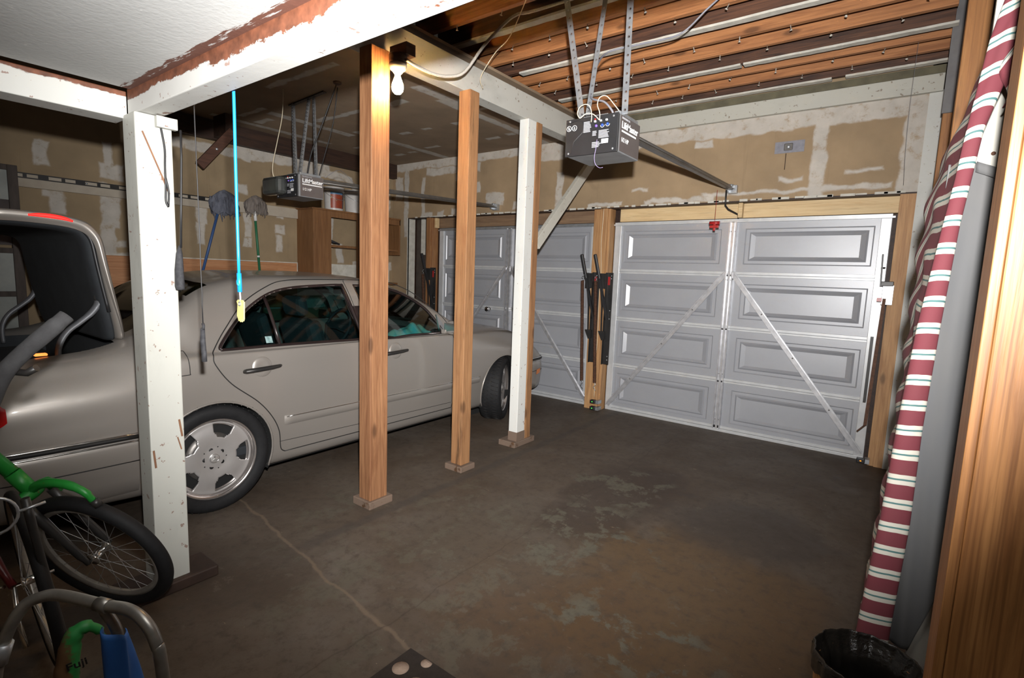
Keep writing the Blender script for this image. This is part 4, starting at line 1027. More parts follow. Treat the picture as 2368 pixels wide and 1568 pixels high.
def glass_mat(name, tint, trans):
    m = bpy.data.materials.new(name); m.use_nodes = True; t = m.node_tree; n = t.nodes; n.clear()
    out = n.new('ShaderNodeOutputMaterial'); tr = n.new('ShaderNodeBsdfTransparent'); gl = n.new('ShaderNodeBsdfGlossy'); mx = n.new('ShaderNodeMixShader'); fr = n.new('ShaderNodeFresnel')
    no = n.new('ShaderNodeTexNoise'); no.inputs['Scale'].default_value = 3; mr = n.new('ShaderNodeMapRange'); mr.inputs[3].default_value = .02; mr.inputs[4].default_value = .05
    t.links.new(no.outputs['Fac'], mr.inputs[0]); t.links.new(mr.outputs[0], gl.inputs['Roughness'])
    tr.inputs[0].default_value = (*[x*trans for x in tint], 1); gl.inputs[0].default_value = (.9, .9, .9, 1); fr.inputs[0].default_value = 1.28
    t.links.new(fr.outputs[0], mx.inputs[0]); t.links.new(tr.outputs[0], mx.inputs[1]); t.links.new(gl.outputs[0], mx.inputs[2]); t.links.new(mx.outputs[0], out.inputs[0])
    return m
M_glass = glass_mat('tinted_car_glass', (.55, .85, .85), .62)
M_redlens = simple('red_lens', (.50, .01, .01), (.35, .008, .008), rough=.15, coat=.8)
M_amberlens = simple('amber_lens', (.75, .22, .03), (.6, .16, .02), rough=.2, coat=.6)
M_chrome = simple('chrome_trim', (.75, .74, .72), (.65, .64, .62), rough=.15, metal=.95)

#      y    zb    W    zs    ws    (x7,z7)       (x8,z8)        (x9,z9)       zt
ST = [(-1.125, .33, .60, .60, .58, (.55, .62), (.45, .635), (.25, .64), .64),
      (-1.10, .28, .72, .72, .70, (.66, .75), (.53, .77), (.3, .78), .785),
      (-1.03, .24, .82, .84, .765, (.72, .90), (.58, .93), (.3, .945), .95),
      (-.86, .22, .872, .90, .80, (.745, .975), (.62, 1.0), (.3, 1.015), 1.02),
      (-.55, .21, .892, .925, .825, (.765, 1.005), (.63, 1.035), (.3, 1.05), 1.055),
      (-.36, .20, .898, .94, .845, (.785, 1.035), (.69, 1.085), (.3, 1.09), 1.09),
      (-.10, .19, .90, .952, .868, (.83, .99), (.70, 1.235), (.36, 1.26), 1.268),
      (.12, .185, .90, .955, .872, (.845, .975), (.645, 1.345), (.40, 1.388), 1.40),
      (.50, .18, .90, .955, .873, (.847, .968), (.612, 1.402), (.42, 1.442), 1.46),
      (1.0, .18, .90, .955, .873, (.847, .965), (.612, 1.402), (.42, 1.448), 1.466),
      (1.32, .18, .90, .953, .873, (.846, .962), (.617, 1.392), (.42, 1.434), 1.45),
      (1.58, .18, .90, .95, .870, (.845, .958), (.645, 1.335), (.42, 1.368), 1.38),
      (1.84, .18, .90, .945, .866, (.842, .952), (.710, 1.225), (.42, 1.25), 1.26),
      (2.08, .18, .90, .935, .860, (.832, .948), (.778, 1.085), (.44, 1.11), 1.12),
      (2.28, .18, .90, .92, .848, (.80, .95), (.735, .99), (.45, 1.01), 1.018),
      (2.50, .18, .90, .90, .835, (.775, .94), (.64, .98), (.3, .995), .998),
      (2.83, .19, .90, .87, .82, (.76, .918), (.62, .955), (.3, .972), .975),
      (3.20, .20, .888, .82, .79, (.73, .865), (.60, .90), (.3, .92), .925),
      (3.44, .22, .872, .76, .765, (.69, .79), (.56, .82), (.3, .845), .85),
      (3.59, .26, .84, .66, .72, (.62, .70), (.5, .725), (.3, .745), .75),
      (3.69, .33, .72, .54, .64, (.56, .56), (.42, .575), (.25, .58), .58)]
def station_rows():
    rows = []
    for (y, zb, W, zs, ws, p7, p8, p9, zt) in ST:
        h = zs-zb
        rows.append([(0, zb), (W-.20, zb), (W-.07, zb+.006), (W-.032, zb+.05*min(1, h/.7)), (W-.012, zb+h*.25), (W, zb+h*.46), (W-.002, zb+h*.66), (W-.012, zb+h*.84), (ws, zs), p7, p8, p9, (0, zt)])
    return np.array([[c for c in r] for r in rows], float)
def pchip(x, y, xi):
    x = np.asarray(x, float); y = np.asarray(y, float); h = np.diff(x)
    d = np.diff(y, axis=0)/h[:, None]
    m = np.zeros_like(y)
    for k in range(1, len(x)-1):
        a, b = d[k-1], d[k]; w1, w2 = 2*h[k]+h[k-1], h[k]+2*h[k-1]
        with np.errstate(divide='ignore', invalid='ignore'):
            v = (w1+w2)/(w1/a+w2/b)
        m[k] = np.where(a*b > 0, v, 0)
    m[0] = d[0]; m[-1] = d[-1]
    i = np.clip(np.searchsorted(x, xi, side='right')-1, 0, len(x)-2); t = (xi-x[i])/h[i]; t = t[:, None]; H = h[i][:, None]
    return (2*t**3-3*t**2+1)*y[i]+(t**3-2*t**2+t)*H*m[i]+(-2*t**3+3*t**2)*y[i+1]+(t**3-t**2)*H*m[i+1]
NP = 13; SUBS = [3, 3, 3, 6, 8, 8, 9, 9, 6, 34, 8, 9]; NS = 430
_rows = station_rows(); _sy = np.array([s[0] for s in ST])
_e = (1-np.cos(np.linspace(0, PI, NS)))/2
_ys = np.interp(np.linspace(0, 1, NS), [0, .05, .95, 1], [-1.125, -1.03, 3.59, 3.69])
_flat = pchip(_sy, _rows.reshape(len(ST), -1), _ys).reshape(NS, NP, 2)
def refine(prof):
    # Catmull-Rom across the profile with tamed tangents
    P = np.vstack([prof[:1]*[-1, 1]+[0, 0], prof, prof[-1:]*[-1, 1]]); P[0] = (-prof[1][0], prof[1][1]); P[-1] = (-prof[-2][0], prof[-2][1])
    out = []
    for i in range(1, len(P)-2):
        a, b, c, d = P[i-1], P[i], P[i+1], P[i+2]
        L = np.linalg.norm(c-b)+1e-6
        tb = (c-a); tc = (d-b); tb = tb/(np.linalg.norm(tb)+1e-6)*L*.9; tc = tc/(np.linalg.norm(tc)+1e-6)*L*.9
        for k in range(SUBS[i-1]):
            t = k/SUBS[i-1]; out.append((2*t**3-3*t**2+1)*b+(t**3-2*t**2+t)*tb+(-2*t**3+3*t**2)*c+(t**3-t**2)*tc)
    out.append(P[-2]); return np.array(out)
SURF = np.array([refine(p) for p in _flat])          # NS x NQ x (x, z)
NQ = SURF.shape[1]
IB, IG, IR = sum(SUBS[:8]), sum(SUBS[:9]), sum(SUBS[:10]); J1, J2 = SUBS[0], SUBS[0]+SUBS[1]                     # shoulder, belt, roof rail rows
def side_x(y, z):
    """half width of the body side at (y, z)"""
    i = np.interp(y, _ys, np.arange(NS)); i0 = int(min(i, NS-2)); t = i-i0
    S = SURF[i0]*(1-t)+SURF[i0+1]*t
    seg = S[J2:IR+1]; zz = np.maximum.accumulate(seg[:, 1])
    return float(np.interp(z, zz, seg[:, 0]))
def top_z(y, x):
    i = np.interp(y, _ys, np.arange(NS)); i0 = int(min(i, NS-2)); t = i-i0
    S = SURF[i0]*(1-t)+SURF[i0+1]*t; seg = S[IG:][::-1]
    return float(np.interp(abs(x), seg[:, 0], seg[:, 1]))
def W3(x, y, z): return (CX+x, CY+y, z)

def curve_poly(pts, n=10, closed=True):
    P = [np.array(p, float) for p in pts]; m = len(P); out = []
    for i in range(m if closed else m-1):
        a, b, c, d = (P[(i-1) % m], P[i], P[(i+1) % m], P[(i+2) % m]) if closed else (P[max(i-1, 0)], P[i], P[i+1], P[min(i+2, m-1)])
        for k in range(n):
            t = k/n; out.append(.5*((2*b)+(c-a)*t+(2*a-5*b+4*c-d)*t*t+(3*b-a-3*c+d)*t**3))
    if not closed: out.append(P[-1])
    return np.array(out)
def inside(poly, y, z):
    c = False; n = len(poly); j = n-1
    for i in range(n):
        yi, zi = poly[i]; yj, zj = poly[j]
        if (zi > z) != (zj > z) and y < (yj-yi)*(z-zi)/(zj-zi)+yi: c = not c
        j = i
    return c
# side window outlines measured in (y, z)
WREAR = curve_poly([(.065, .992), (.10, 1.045), (.20, 1.15), (.315, 1.24), (.46, 1.315), (.62, 1.352), (.85, 1.370), (1.05, 1.376), (1.07, 1.36), (1.085, 1.2), (1.10, .985), (1.08, .975), (.75, .98), (.45, .985), (.12, .985)], 5)
WFRONT = curve_poly([(1.20, .975), (1.185, 1.2), (1.17, 1.355), (1.19, 1.372), (1.38, 1.364), (1.56, 1.335), (1.70, 1.275), (1.84, 1.18), (1.93, 1.06), (1.965, .985), (1.95, .968), (1.6, .97)], 5)
ARCH = ((0.0, .33, .352), (2.833, .33, .352))
RWIN_Y, WSH_Y = (-.34, .10), (1.46, 2.24)

car = thing('car', 'silver sedan parked in the left bay with its trunk lid open', 'car', (CX, CY, 0))
def car_shell():
    bm = N(); gl = {k: N() for k in ('side', 'rear', 'front')}
    pos = np.zeros((2, NS, NQ, 3))
    for s, sg in enumerate((1, -1)):
        for i in range(NS):
            for j in range(NQ):
                x, z = SURF[i, j]; y = _ys[i]
                if j < IR:
                    for (ay, az, r) in ARCH:
                        d = math.hypot(y-ay, z-az)
                        if abs(d-r) < .0075 and j > J1 and x > .5:
                            y = ay+(y-ay)*r/d; z = az+(z-az)*r/d
                pos[s, i, j] = (sg*x, y, z)
    V = {}
    def vert(s, i, j):
        if j in (0, NQ-1): s = 0
        k = (s, i, j)
        if k not in V: V[k] = bm.verts.new(W3(*pos[s, i, j]))
        return V[k]
    def gf(kind, s, idx):
        b = gl[kind]; vs = [b.verts.new(W3(*pos[s, a, c])) for a, c in idx]; b.faces.new(vs).smooth = True
    for s in (0, 1):
        for i in range(NS-1):
            for j in range(NQ-1):
                idx = ((i, j), (i+1, j), (i+1, j+1), (i, j+1))
                c = np.mean([pos[s, a, b] for a, b in idx], axis=0); ax, y, z = abs(c[0]), c[1], c[2]
                if j < IR and ax > .55 and any(math.hypot(y-ay, z-az) < r for ay, az, r in ARCH): continue
                if IB <= j < IR+4 and .03 < y < 2.0 and z > .965:
                    if inside(WREAR, y, z) or inside(WFRONT, y, z): continue
                if j >= IR:
                    if RWIN_Y[0] < y < RWIN_Y[1] and ax < .60-.0*y and z > 1.09: gf('rear', s, idx); continue
                    if WSH_Y[0] < y < WSH_Y[1] and ax < .60+.1*(y-1.46): gf('front', s, idx); continue
                # trunk opening
                if y < -.43 and j >= IG and ax < .70 and z > .80: continue
                try: bm.faces.new([vert(s, a, b) for a, b in idx]).smooth = True
                except ValueError: pass
    for k in gl: bmesh.ops.remove_doubles(gl[k], verts=gl[k].verts, dist=1e-4)
    # close nose and tail
    for i in (0, NS-1):
        loop = [vert(0, i, j) for j in range(NQ)]+[vert(1, i, j) for j in range(NQ-2, 0, -1)]
        try: bm.faces.new(loop)
        except ValueError: pass
    return bm, gl
bmS, GL = car_shell()
body = obj('body', bmS, M_paint, car)
def pane_x(z):
    return .8465-.546*(z-.967)+.014*math.sin(PI*min(max((z-.967)/.43, 0), 1))-.004
def pane_pt(sd, y, v, xs, los, his):
    lo, hi = float(np.interp(y, xs, los)), float(np.interp(y, xs, his)); z = lo+(hi-lo)*v
    return W3(sd*pane_x(z), y, z)
PANES = (((.07, 1.085, [.065, .12, .45, 1.085], [.985, .98, .98, .97], ), 'rear_side_window'),)
def _pane(poly, y0, y1):
    ys = np.linspace(y0, y1, 40); lo, hi = [], []
    for y in ys:
        zs = []
        for (a, b), (c, d) in zip(poly, np.roll(poly, -1, axis=0)):
            if (a-y)*(c-y) <= 0 and a != c: zs.append(b+(d-b)*(y-a)/(c-a))
        lo.append(min(zs) if zs else .98); hi.append(max(zs) if zs else .99)
    return (y0, y1, ys, lo, hi)
PANES = ((_pane(WREAR, .066, 1.10), 'rear_side_window'), (_pane(WFRONT, 1.171, 1.962), 'front_side_window'))
for k, nm in (('side', 'side_windows'), ('rear', 'rear_window'), ('front', 'windshield')):
    if k == 'side':
        GL[k].free()
        for sd in (1, -1):
            for (y0, y1, xs, los, his), n2 in PANES:
                b = N(); grid(b, lambda u, v: pane_pt(sd, y0+(y1-y0)*u, v, xs, los, his), 40, 16); obj(n2, b, M_glass, car)
    else: obj(nm, GL[k], M_glass, car)
def side_tube(name, pts, r, m, parent, sides=(1,), closed=False, off=.0, seg=6, n=6, rz=1.0):
    for sd in sides:
        P = curve_poly(pts, n, closed)
        bm = N(); tube(bm, [W3(sd*(side_x(y, z)+off), y, z) for y, z in P], r, seg, closed=closed, rz=rz); o = obj(name, bm, m, parent)
    return o
for poly in (WREAR, WFRONT):
    for sd in (1, -1):
        bm = N(); tube(bm, [W3(sd*(pane_x(z)+.004), y, z) for y, z in poly], .011, 6, closed=True); obj('window_trim', bm, M_gasket, car)
# B pillar, quarter window divider, belt trim
for sd in (1, -1):
    bm = N(); grid(bm, lambda u, v: W3(sd*(pane_x(.975+.395*v)+.006), 1.08+.11*u-.012*(v-.5), .975+.395*v), 4, 14); obj('center_pillar', bm, M_gasket, car)
    bm = N(); tube(bm, [W3(sd*(pane_x(z)+.004), y, z) for y, z in ((.425, 1.30), (.432, 1.2), (.437, 1.1), (.442, .985))], .011, 6); obj('quarter_divider', bm, M_gasket, car)
# door seams
side_tube('door_seam', [(1.10, 1.418), (.80, 1.415), (.62, 1.405), (.483, 1.372), (.273, 1.262), (.121, 1.108), (.035, 1.0), (.01, .955), (.018, .90), (.10, .78), (.255, .645), (.345, .53), (.395, .42), (.41, .30), (.44, .268)], .0034, M_seam, car, (1, -1), n=8)
side_tube('door_seam', [(1.10, 1.418), (1.4, 1.412), (1.58, 1.385), (1.77, 1.30), (1.95, 1.16), (2.06, 1.04)], .0034, M_seam, car, (1, -1))
side_tube('door_seam', [(1.09, 1.41), (1.10, 1.3), (1.135, 1.0), (1.15, .8), (1.14, .5), (1.12, .275)], .0028, M_seam, car, (1, -1))
side_tube('door_seam', [(2.08, .94), (2.12, .8), (2.13, .6), (2.10, .40), (2.06, .275)], .0030, M_seam, car, (1, -1))
side_tube('door_seam', [(.44, .268), (1.1, .268), (2.06, .268)], .0034, M_seam, car, (1, -1))
side_tube('sill_line', [(.40, .345), (1.1, .33), (2.05, .32)], .002, M_seam, car, (1,))
# rubbing strips and bumper strips
for a, b_ in ((.43, 1.115), (1.15, 2.10), (2.15, 2.44)):
    for sd in (1, -1):
        bm = N(); grid(bm, lambda u, v: W3(sd*(side_x(a+(b_-a)*u, .455+.06*v)+.014*math.sin(PI*min(max(v, .02), .98))**.5*min(1, u*25+.02, (1-u)*25+.02)), a+(b_-a)*u, .452+.066*v), 30, 8); rb = obj('rub_strip', bm, M_paint, car)
        bm = N(); tube(bm, [W3(sd*(side_x(a+(b_-a)*k/8, .51)+.011), a+.012+(b_-a-.024)*k/8, .511) for k in range(9)], .004, 6); obj('strip_trim', bm, M_chrome, rb)
def wrap(z, y0, y1, off, rear):
    """path around the rear or nose at height z"""
    P = []
    for k in range(25):
        t = k/24; y = y0+(y1-y0)*t; P.append((side_x(y, z)+off, y))
    return P
def bumper(rear):
    bm = N(); ys = (-.40, -1.115) if rear else (3.28, 3.67)
    za, zb = (.24, .565) if rear else (.22, .56)
    path = [(-1, y) for y in np.linspace(ys[0], ys[1], 26)]
    def fn(u, v):
        t = u*2-1; sd = 1 if t > 0 else -1; a = abs(t)
        # a = 1 at the wheel end, 0 at the car centre line
        z = za+(zb-za)*v
        if a > .35: y = ys[1]+(ys[0]-ys[1])*((a-.35)/.65)**1.6; x = side_x(y, min(max(z, .36), .6))
        else: y = ys[1]; x = side_x(ys[1], .5)*a/.35
        bulge = .024*math.sin(PI*min(max(v, .0), 1))**.4 if 0 < v < 1 else 0
        out = bulge-.006+(-.03*(max(0, .35-v)/.35)**2)
        dy = -1 if rear else 1; w = max(0, (.55-a)/.55)
        return W3(sd*(x+out*(1-w)), y+dy*(out*w+.012*w), z)
    grid(bm, fn, 80, 16); b = obj('rear_bumper' if rear else 'front_bumper', bm, M_paint, car)
    for zz, r, m in ((.572, .012, M_seam), (.585, .007, M_chrome), (.548, .005, M_chrome), (.44, .003, M_seam)):
        v = (zz-za)/(zb-za); bm = N(); P = []
        for k in range(61):
            u = k/60; p = Vector(fn(u, min(v, .93))); p.z = zz; P.append(p)
        tube(bm, P, r, 6); obj('bumper_strip', bm, m, b)
    return b
rbump = bumper(True); fbump = bumper(False)
for sd in (1, -1):
    bm = N(); grid(bm, lambda u, v: W3(sd*(side_x(3.44+.09*u, .40+.06*v)+.022), 3.44+.09*u, .395+.055*v+.01*u), 8, 6); obj('side_marker', bm, M_amberlens, fbump)
# wheel arches lips and wells
for ay, az, r in ARCH:
    for sd in (1, -1):
        bm = N(); P = []
        for k in range(33):
            a = math.radians(-22+224*k/32); y, z = ay+r*math.cos(a), az+r*math.sin(a); P.append(W3(sd*(side_x(y, max(z, .25))+.001), y, z))
        tube(bm, P, .007, 6); obj('arch_lip', bm, M_paint, car)
        bm = N()
        def well(u, v, ay=ay, az=az, sd=sd): 
            a = math.radians(-25+230*u); return W3(sd*(.875-.33*v), ay+(r+.004)*math.cos(a), az+(r+.004)*math.sin(a))
        grid(bm, well, 30, 2); lathe(bm, [(0, 0), (r+.004, 0)], W3(sd*.545, ay, az), (sd, 0, 0), 30); obj('wheel_well', bm, M_well, car)
# door handles
for sd in (1, -1):
    for y0 in (.295, 1.39):
        bm = N(); c = (y0, .862)
        lathe(bm, [(0, .005), (.03, .006), (.056, .009), (.066, .001)], W3(sd*(side_x(*c)-.002), *c), (sd, 0, .08), 24)
        dish = obj('handle_dish', bm, M_paint, car)
        bm = N(); P = [(y0-.125, .848, .016), (y0-.115, .85, .028), (y0-.05, .853, .036), (y0+.05, .858, .036), (y0+.10, .860, .026), (y0+.115, .861, .014)]
        tube(bm, [W3(sd*(side_x(y, z)+o), y, z) for y, z, o in P], [.014, .019, .018, .017, .014, .010], 8, rz=.8); obj('door_handle', bm, M_blackm, car)
side_tube('fuel_flap_seam', [(-.16, 1.0), (-.13, .985), (-.125, .88), (-.14, .865), (-.28, .865), (-.30, .88), (-.30, .985), (-.28, 1.0)], .0025, M_seam, car, (1,), closed=True)
# side mirror
for sd in (1, -1):
    bm = N(); bmesh.ops.create_icosphere(bm, subdivisions=3, radius=1)
    for v in bm.verts: v.co = Vector(W3(sd*(.955+.085*v.co.x), 1.965+.045*v.co.y*(1 if v.co.y > 0 else .45), 1.02+.062*v.co.z))
    for f in bm.faces: f.smooth = True
    mr = obj('side_mirror', bm, M_paint, car)
    bm = N(); bx(bm, CX+(.86 if sd > 0 else -.91), CX+(.91 if sd > 0 else -.86), CY+1.93, CY+1.97, .965, 1.0, .004); obj('mirror_arm', bm, M_paint, mr)
    bm = N(); bx(bm, CX+sd*.955-.068, CX+sd*.955+.068, CY+1.938, CY+1.944, .98, 1.06, .004); obj('mirror_glass', bm, M_chrome, mr)
    bm = N(); prism(bm, [(CY+1.95, .975), (CY+2.06, .965), (CY+1.90, 1.13)], 0, CX+sd*(side_x(1.97, 1.02)-.004), CX+sd*(side_x(1.97, 1.02)+.012)); obj('mirror_base', bm, M_chrome, mr)
# lamps
for sd in (1, -1):
    bm = N()
    grid(bm, lambda u, v: W3(sd*(side_x(-.90-.18*u, .70+.16*v)+.004), -.895-.20*u, .785+(v-.5)*(.17*math.sin(PI*min(1, .12+u*.9))**.6)), 16, 12); obj('tail_lamp', bm, M_redlens, car)
    bm = N(); lathe(bm, [(0, .03), (.06, .022), (.085, 0), (0, 0)], W3(sd*.50, 3.60, .67), (0, 1, 0), 24); obj('headlamp', bm, simple('headlamp_glass', (.6, .62, .65), (.5, .52, .55), rough=.1, coat=1), car)
bm = N(); bx(bm, CX-.36, CX+.36, CY+3.60, CY+3.66, .60, .72, .02); obj('grille', bm, M_blackm, car)
bm = N(); bx(bm, CX-.78, CX+.78, CY-.2, CY+3.3, .16, .26); bx(bm, CX-.55, CX+.55, CY-.9, CY-.2, .20, .30); obj('underbody', bm, M_well, car)

# wheels
def wheel(y, sd, steer=0):
    c = Vector((CX+sd*.79, CY+y, .33)); ax = Vector((sd*math.cos(steer), math.sin(steer)*1.0, 0))
    w = Vector((0, 0, 1)); u = w.cross(ax).normalized()
    def P(r, a, h): return c+ax*h+r*(math.cos(a)*u+math.sin(a)*w)
    bm = N(); lathe(bm, [(.235, -.10), (.29, -.115), (.318, -.108), (.33, -.085), (.3305, 0), (.33, .080), (.320, .102), (.295, .112), (.262, .106), (.246, .092), (.235, .07)], c, ax, 64); ty = obj('tyre', bm, M_tyre, car)
    bm = N()
    for k in range(5): pass
    for k in range(52):
        a = k*2*PI/52
        for h0, h1 in ((-.08, -.012), (.012, .084)):
            tube(bm, [P(.3315, a, h0), P(.3315, a+.05, h1)], .0022, 4)
    tr = obj('tread_groove', bm, M_seam, ty); tr['kind'] = 'stuff'
    bm = N(); lathe(bm, [(.205, .045), (.222, .052), (.230, .082), (.240, .092), (.252, .092), (.252, .082), (.238, .074), (.236, .0), (.21, -.06)], c, ax, 64); rim = obj('rim', bm, M_lip, car)
    # monobloc face: five windows near the rim
    bm = N(); NA, NR = 200, 24
    RR = [0.0+.223*k/NR for k in range(NR+1)]
    V = {}
    def hole(a, r):
        d = ((a+PI/5) % (2*PI/5))-PI/5
        half = .30-.17*max(0, (.160-r)/.035) if r < .160 else .30+.01*(r-.16)/.05
        if r < .126 or r > .213: return False
        return abs(d) < half
    vc = bm.verts.new(P(0, 0, .062))
    def vv(i, k):
        k %= NA
        if i == 0: return vc
        if (i, k) not in V:
            r = RR[i]; h = .062-.006*(r/.22)+(.008 if .07 < r < .2 else 0)*math.sin((r-.07)/.13*PI); V[(i, k)] = bm.verts.new(P(r, k*2*PI/NA, h))
        return V[(i, k)]
    for i in range(NR):
        for k in range(NA):
            r = (RR[i]+RR[i+1])/2; a = (k+.5)*2*PI/NA
            if hole(a, r): continue
            vs = [vv(i, k), vv(i+1, k), vv(i+1, k+1), vv(i, k+1)]
            if i == 0: vs = [vc, vs[1], vs[2]]
            bm.faces.new(vs).smooth = True
    fc = obj('wheel_face', bm, M_alloy, car, .014)
    bm = N(); lathe(bm, [(0, .0), (.235, .0)], c-ax*.0, ax, 40); obj('brake_backing', bm, M_well, car)
    bm = N(); lathe(bm, [(.10, .03), (.15, .03), (.15, .02)], c, ax, 40); obj('brake_disc', bm, M_rail, car)
    for k in range(5):
        a = k*2*PI/5+PI/5
        bm = N(); lathe(bm, [(0, .0035), (.0125, .0035), (.0145, .0)], P(.056, a, .064), ax, 12); obj('lug_recess', bm, M_seam, fc)
        bm = N(); lathe(bm, [(0, .002), (.004, .002), (.004, 0)], P(.070, a+PI/5, .066), ax, 8); obj('rivet', bm, M_seam, fc)
    bm = N(); lathe(bm, [(0, .012), (.026, .011), (.033, .006), (.035, 0)], P(0, 0, .062), ax, 28); cap = obj('hub_cap', bm, M_alloy, car)
    bm = N(); q = P(0, 0, .0755)
    for k in range(3):
        a = PI/2+k*2*PI/3; d = math.cos(a)*u+math.sin(a)*w; e = d.cross(ax)
        vs = [bm.verts.new(x) for x in (q+d*.024, q+e*.004, q+ax*.003, q-e*.004)]
        bm.faces.new((vs[0], vs[1], vs[2])); bm.faces.new((vs[0], vs[2], vs[3]))
    tube(bm, [P(.026, t*PI/14, .0725) for t in range(28)], .0018, 5, closed=True)
    obj('star_emblem', bm, M_chrome, cap)
for y in (0, 2.833):
    for sd in (1, -1): wheel(y, sd, math.radians(27)*sd if y > 1 else 0)

# interior
def softbox(name, x0, x1, y0, y1, z0, z1, r, parent, m=None):
    bm = N(); bx(bm, CX+x0, CX+x1, CY+y0, CY+y1, z0, z1, r); return obj(name, bm, m or M_int, parent)
softbox('floor_pan', -.80, .80, -.1, 2.1, .28, .34, .01, car)
bm = N(); bx(bm, CX-.82, CX+.82, CY+1.86, CY+2.25, .72, .945, .04); obj('dashboard', bm, M_int, car)
for sx in (.36, -.36):
    s = softbox('front_seat', sx-.25, sx+.25, 1.0, 1.5, .42, .60, .05, car)
    bm = N(); bar(bm, W3(sx, 1.02, .58), W3(sx, .86, 1.10), .46, .13, (0, 1, .3), .05); obj('seat_back', bm, M_int, s)
    bm = N(); bar(bm, W3(sx, .85, 1.13), W3(sx, .82, 1.28), .26, .09, (0, 1, .3), .04); obj('headrest', bm, M_int, s)
s = softbox('rear_seat', -.66, .66, .05, .55, .40, .58, .05, car)
bm = N(); bar(bm, W3(0, .12, .56), W3(0, -.12, 1.0), 1.30, .14, (0, 1, .3), .05); obj('seat_back', bm, M_int, s)
for sx in (.40, -.40):
    bm = N(); bar(bm, W3(sx, -.10, 1.02), W3(sx, -.13, 1.15), .24, .09, (0, 1, .3), .035); obj('headrest', bm, M_int, s)
bm = N(); bx(bm, CX-.68, CX+.68, CY-.36, CY-.12, 1.0, 1.02); obj('parcel_shelf', bm, M_int, car)
bm = N(); c = Vector(W3(-.36, 1.72, .93)); tube(bm, [c+.18*(math.cos(a)*Vector((1, 0, 0))+math.sin(a)*Vector((0, .35, .93))) for a in [k*PI/16 for k in range(32)]], .014, 8, closed=True); tube(bm, [c, c+Vector((0, .2, -.1))], .03, 8); bar(bm, c-Vector((.17, 0, 0)), c+Vector((.17, 0, 0)), .02, .05); obj('steering_wheel', bm, M_int, car)
bm = N(); bx(bm, CX-.12, CX+.12, CY+1.50, CY+1.53, 1.27, 1.33, .01); obj('rear_view_mirror', bm, M_int, car)
rnd = random.Random(3)
bm = N(); grid(bm, lambda u, v: W3(.50+.28*u, 1.60+.36*v, .935+.085*math.sin(PI*u)**.5*math.sin(PI*v)**.5*(1+.25*math.sin(9*u+5*v)+.2*math.sin(17*v))), 24, 24)
tag(obj('teal_towel', bm, simple('teal_towel_cloth', (.12, .50, .52), (.40, .55, .40), rough=.9, scale=14, bump=.4)), 'crumpled teal towel on the dashboard inside the car front window', 'towel')
bm = N(); grid(bm, lambda u, v: W3(side_x(.36+.035*u, 1.005+.04*v)+.0015, .355+.045*u, 1.003+.042*v), 3, 3); obj('window_sticker', bm, simple('pale_sticker', (.30, .42, .42), (.12, .2, .2), rough=.5, scale=60), car)

# trunk tub, lid and hinge arms
bm = N()
TX, TY0, TY1 = .695, -1.02, -.43
for x0, x1, y0, y1, z0, z1 in ((-TX, TX, TY0, TY1, .50, .52), (-TX-.01, -TX, TY0, TY1, .50, .97), (TX, TX+.01, TY0, TY1, .50, .97), (-TX, TX, TY1, TY1+.01, .5, 1.03), (-TX, TX, TY0-.01, TY0, .5, .80)):
    bx(bm, CX+x0, CX+x1, CY+y0, CY+y1, z0, z1)
obj('trunk_liner', bm, M_int, car)
bm = N(); bx(bm, CX-.5, CX+.3, CY-.85, CY-.5, .52, .93, .06)
tag(obj('dark_bag', bm, M_int), 'dark bag filling the open trunk of the silver car', 'bag')
lid = [(-.405, 1.075), (-.43, 1.20), (-.455, 1.35), (-.475, 1.48), (-.49, 1.585), (-.510, 1.632), (-.545, 1.665), (-.61, 1.682), (-.71, 1.690), (-.81, 1.692), (-.92, 1.687)]
LP = curve_poly(lid, 5, False)
def lidfn(off, hw, corner=.10, tip=True):
    n = len(LP)-1
    def fn(u, v):
        f = v*n; i = min(int(f), n-1); t = f-i; y, z = LP[i]*(1-t)+LP[i+1]*t; d = LP[i+1]-LP[i]; d = d/np.linalg.norm(d); nx = np.array([-d[1], d[0]])
        w = hw
        if tip and v < .12: w = hw-.05*(1-v/.12)**2
        if v > .93: w = hw-.05*((v-.93)/.07)**2
        x = -w+2*w*u; e = 1-abs(2*u-1)
        cr = -.02*max(0, 1-e/.10)**2
        p = np.array([y, z])+nx*(off+cr)
        return W3(x, p[0], p[1])
    return fn
# n = (-dz, dy): points toward the cabin side, i.e. the outer skin is on -n side
bm = N(); f_out = lidfn(-.0, .755)
grid(bm, f_out, 40, 60)
lo = obj('trunk_lid', bm, M_paint, car, .018)
bm = N(); f_in = lidfn(.032, .715)
grid(bm, f_in, 40, 60); obj('lid_lining', bm, M_int, lo, .02)
for sd, uu in ((1, 1.0), (-1, 0.0)):
    bm = N(); fo, fi = f_out, lidfn(.044, .735)
    def rimfn(u, v):
        a, b = Vector(fo(uu, v)), Vector(fi(uu, v)); k = min(1, v*1.6+.05); q = a.lerp(b, u*k); q.x += sd*.010*math.sin(PI*u)+sd*.006; return q
    grid(bm, rimfn, 6, 60); obj('lid_edge', bm, M_paint, lo)
bm = N(); P = [Vector(f_in(1.0, .12+.88*v/30))+Vector((.012, 0, 0)) for v in range(31)]; tube(bm, P, .009, 8); obj('lid_seal', bm, M_black, lo)
M_brake = glow('lit_red_lens', (1.0, .02, .015), .9)
bm = N()
def lensfn(u, v):
    a = Vector(f_out(1.0, .67+.17*u)); k = math.sin(PI*min(max(u, .03), .97))**.5
    return a+Vector((.006+.003*math.sin(PI*v), 0, -.014+(.018*v)*k))
grid(bm, lensfn, 24, 5); obj('high_brake_lamp', bm, M_brake, lo, .006)
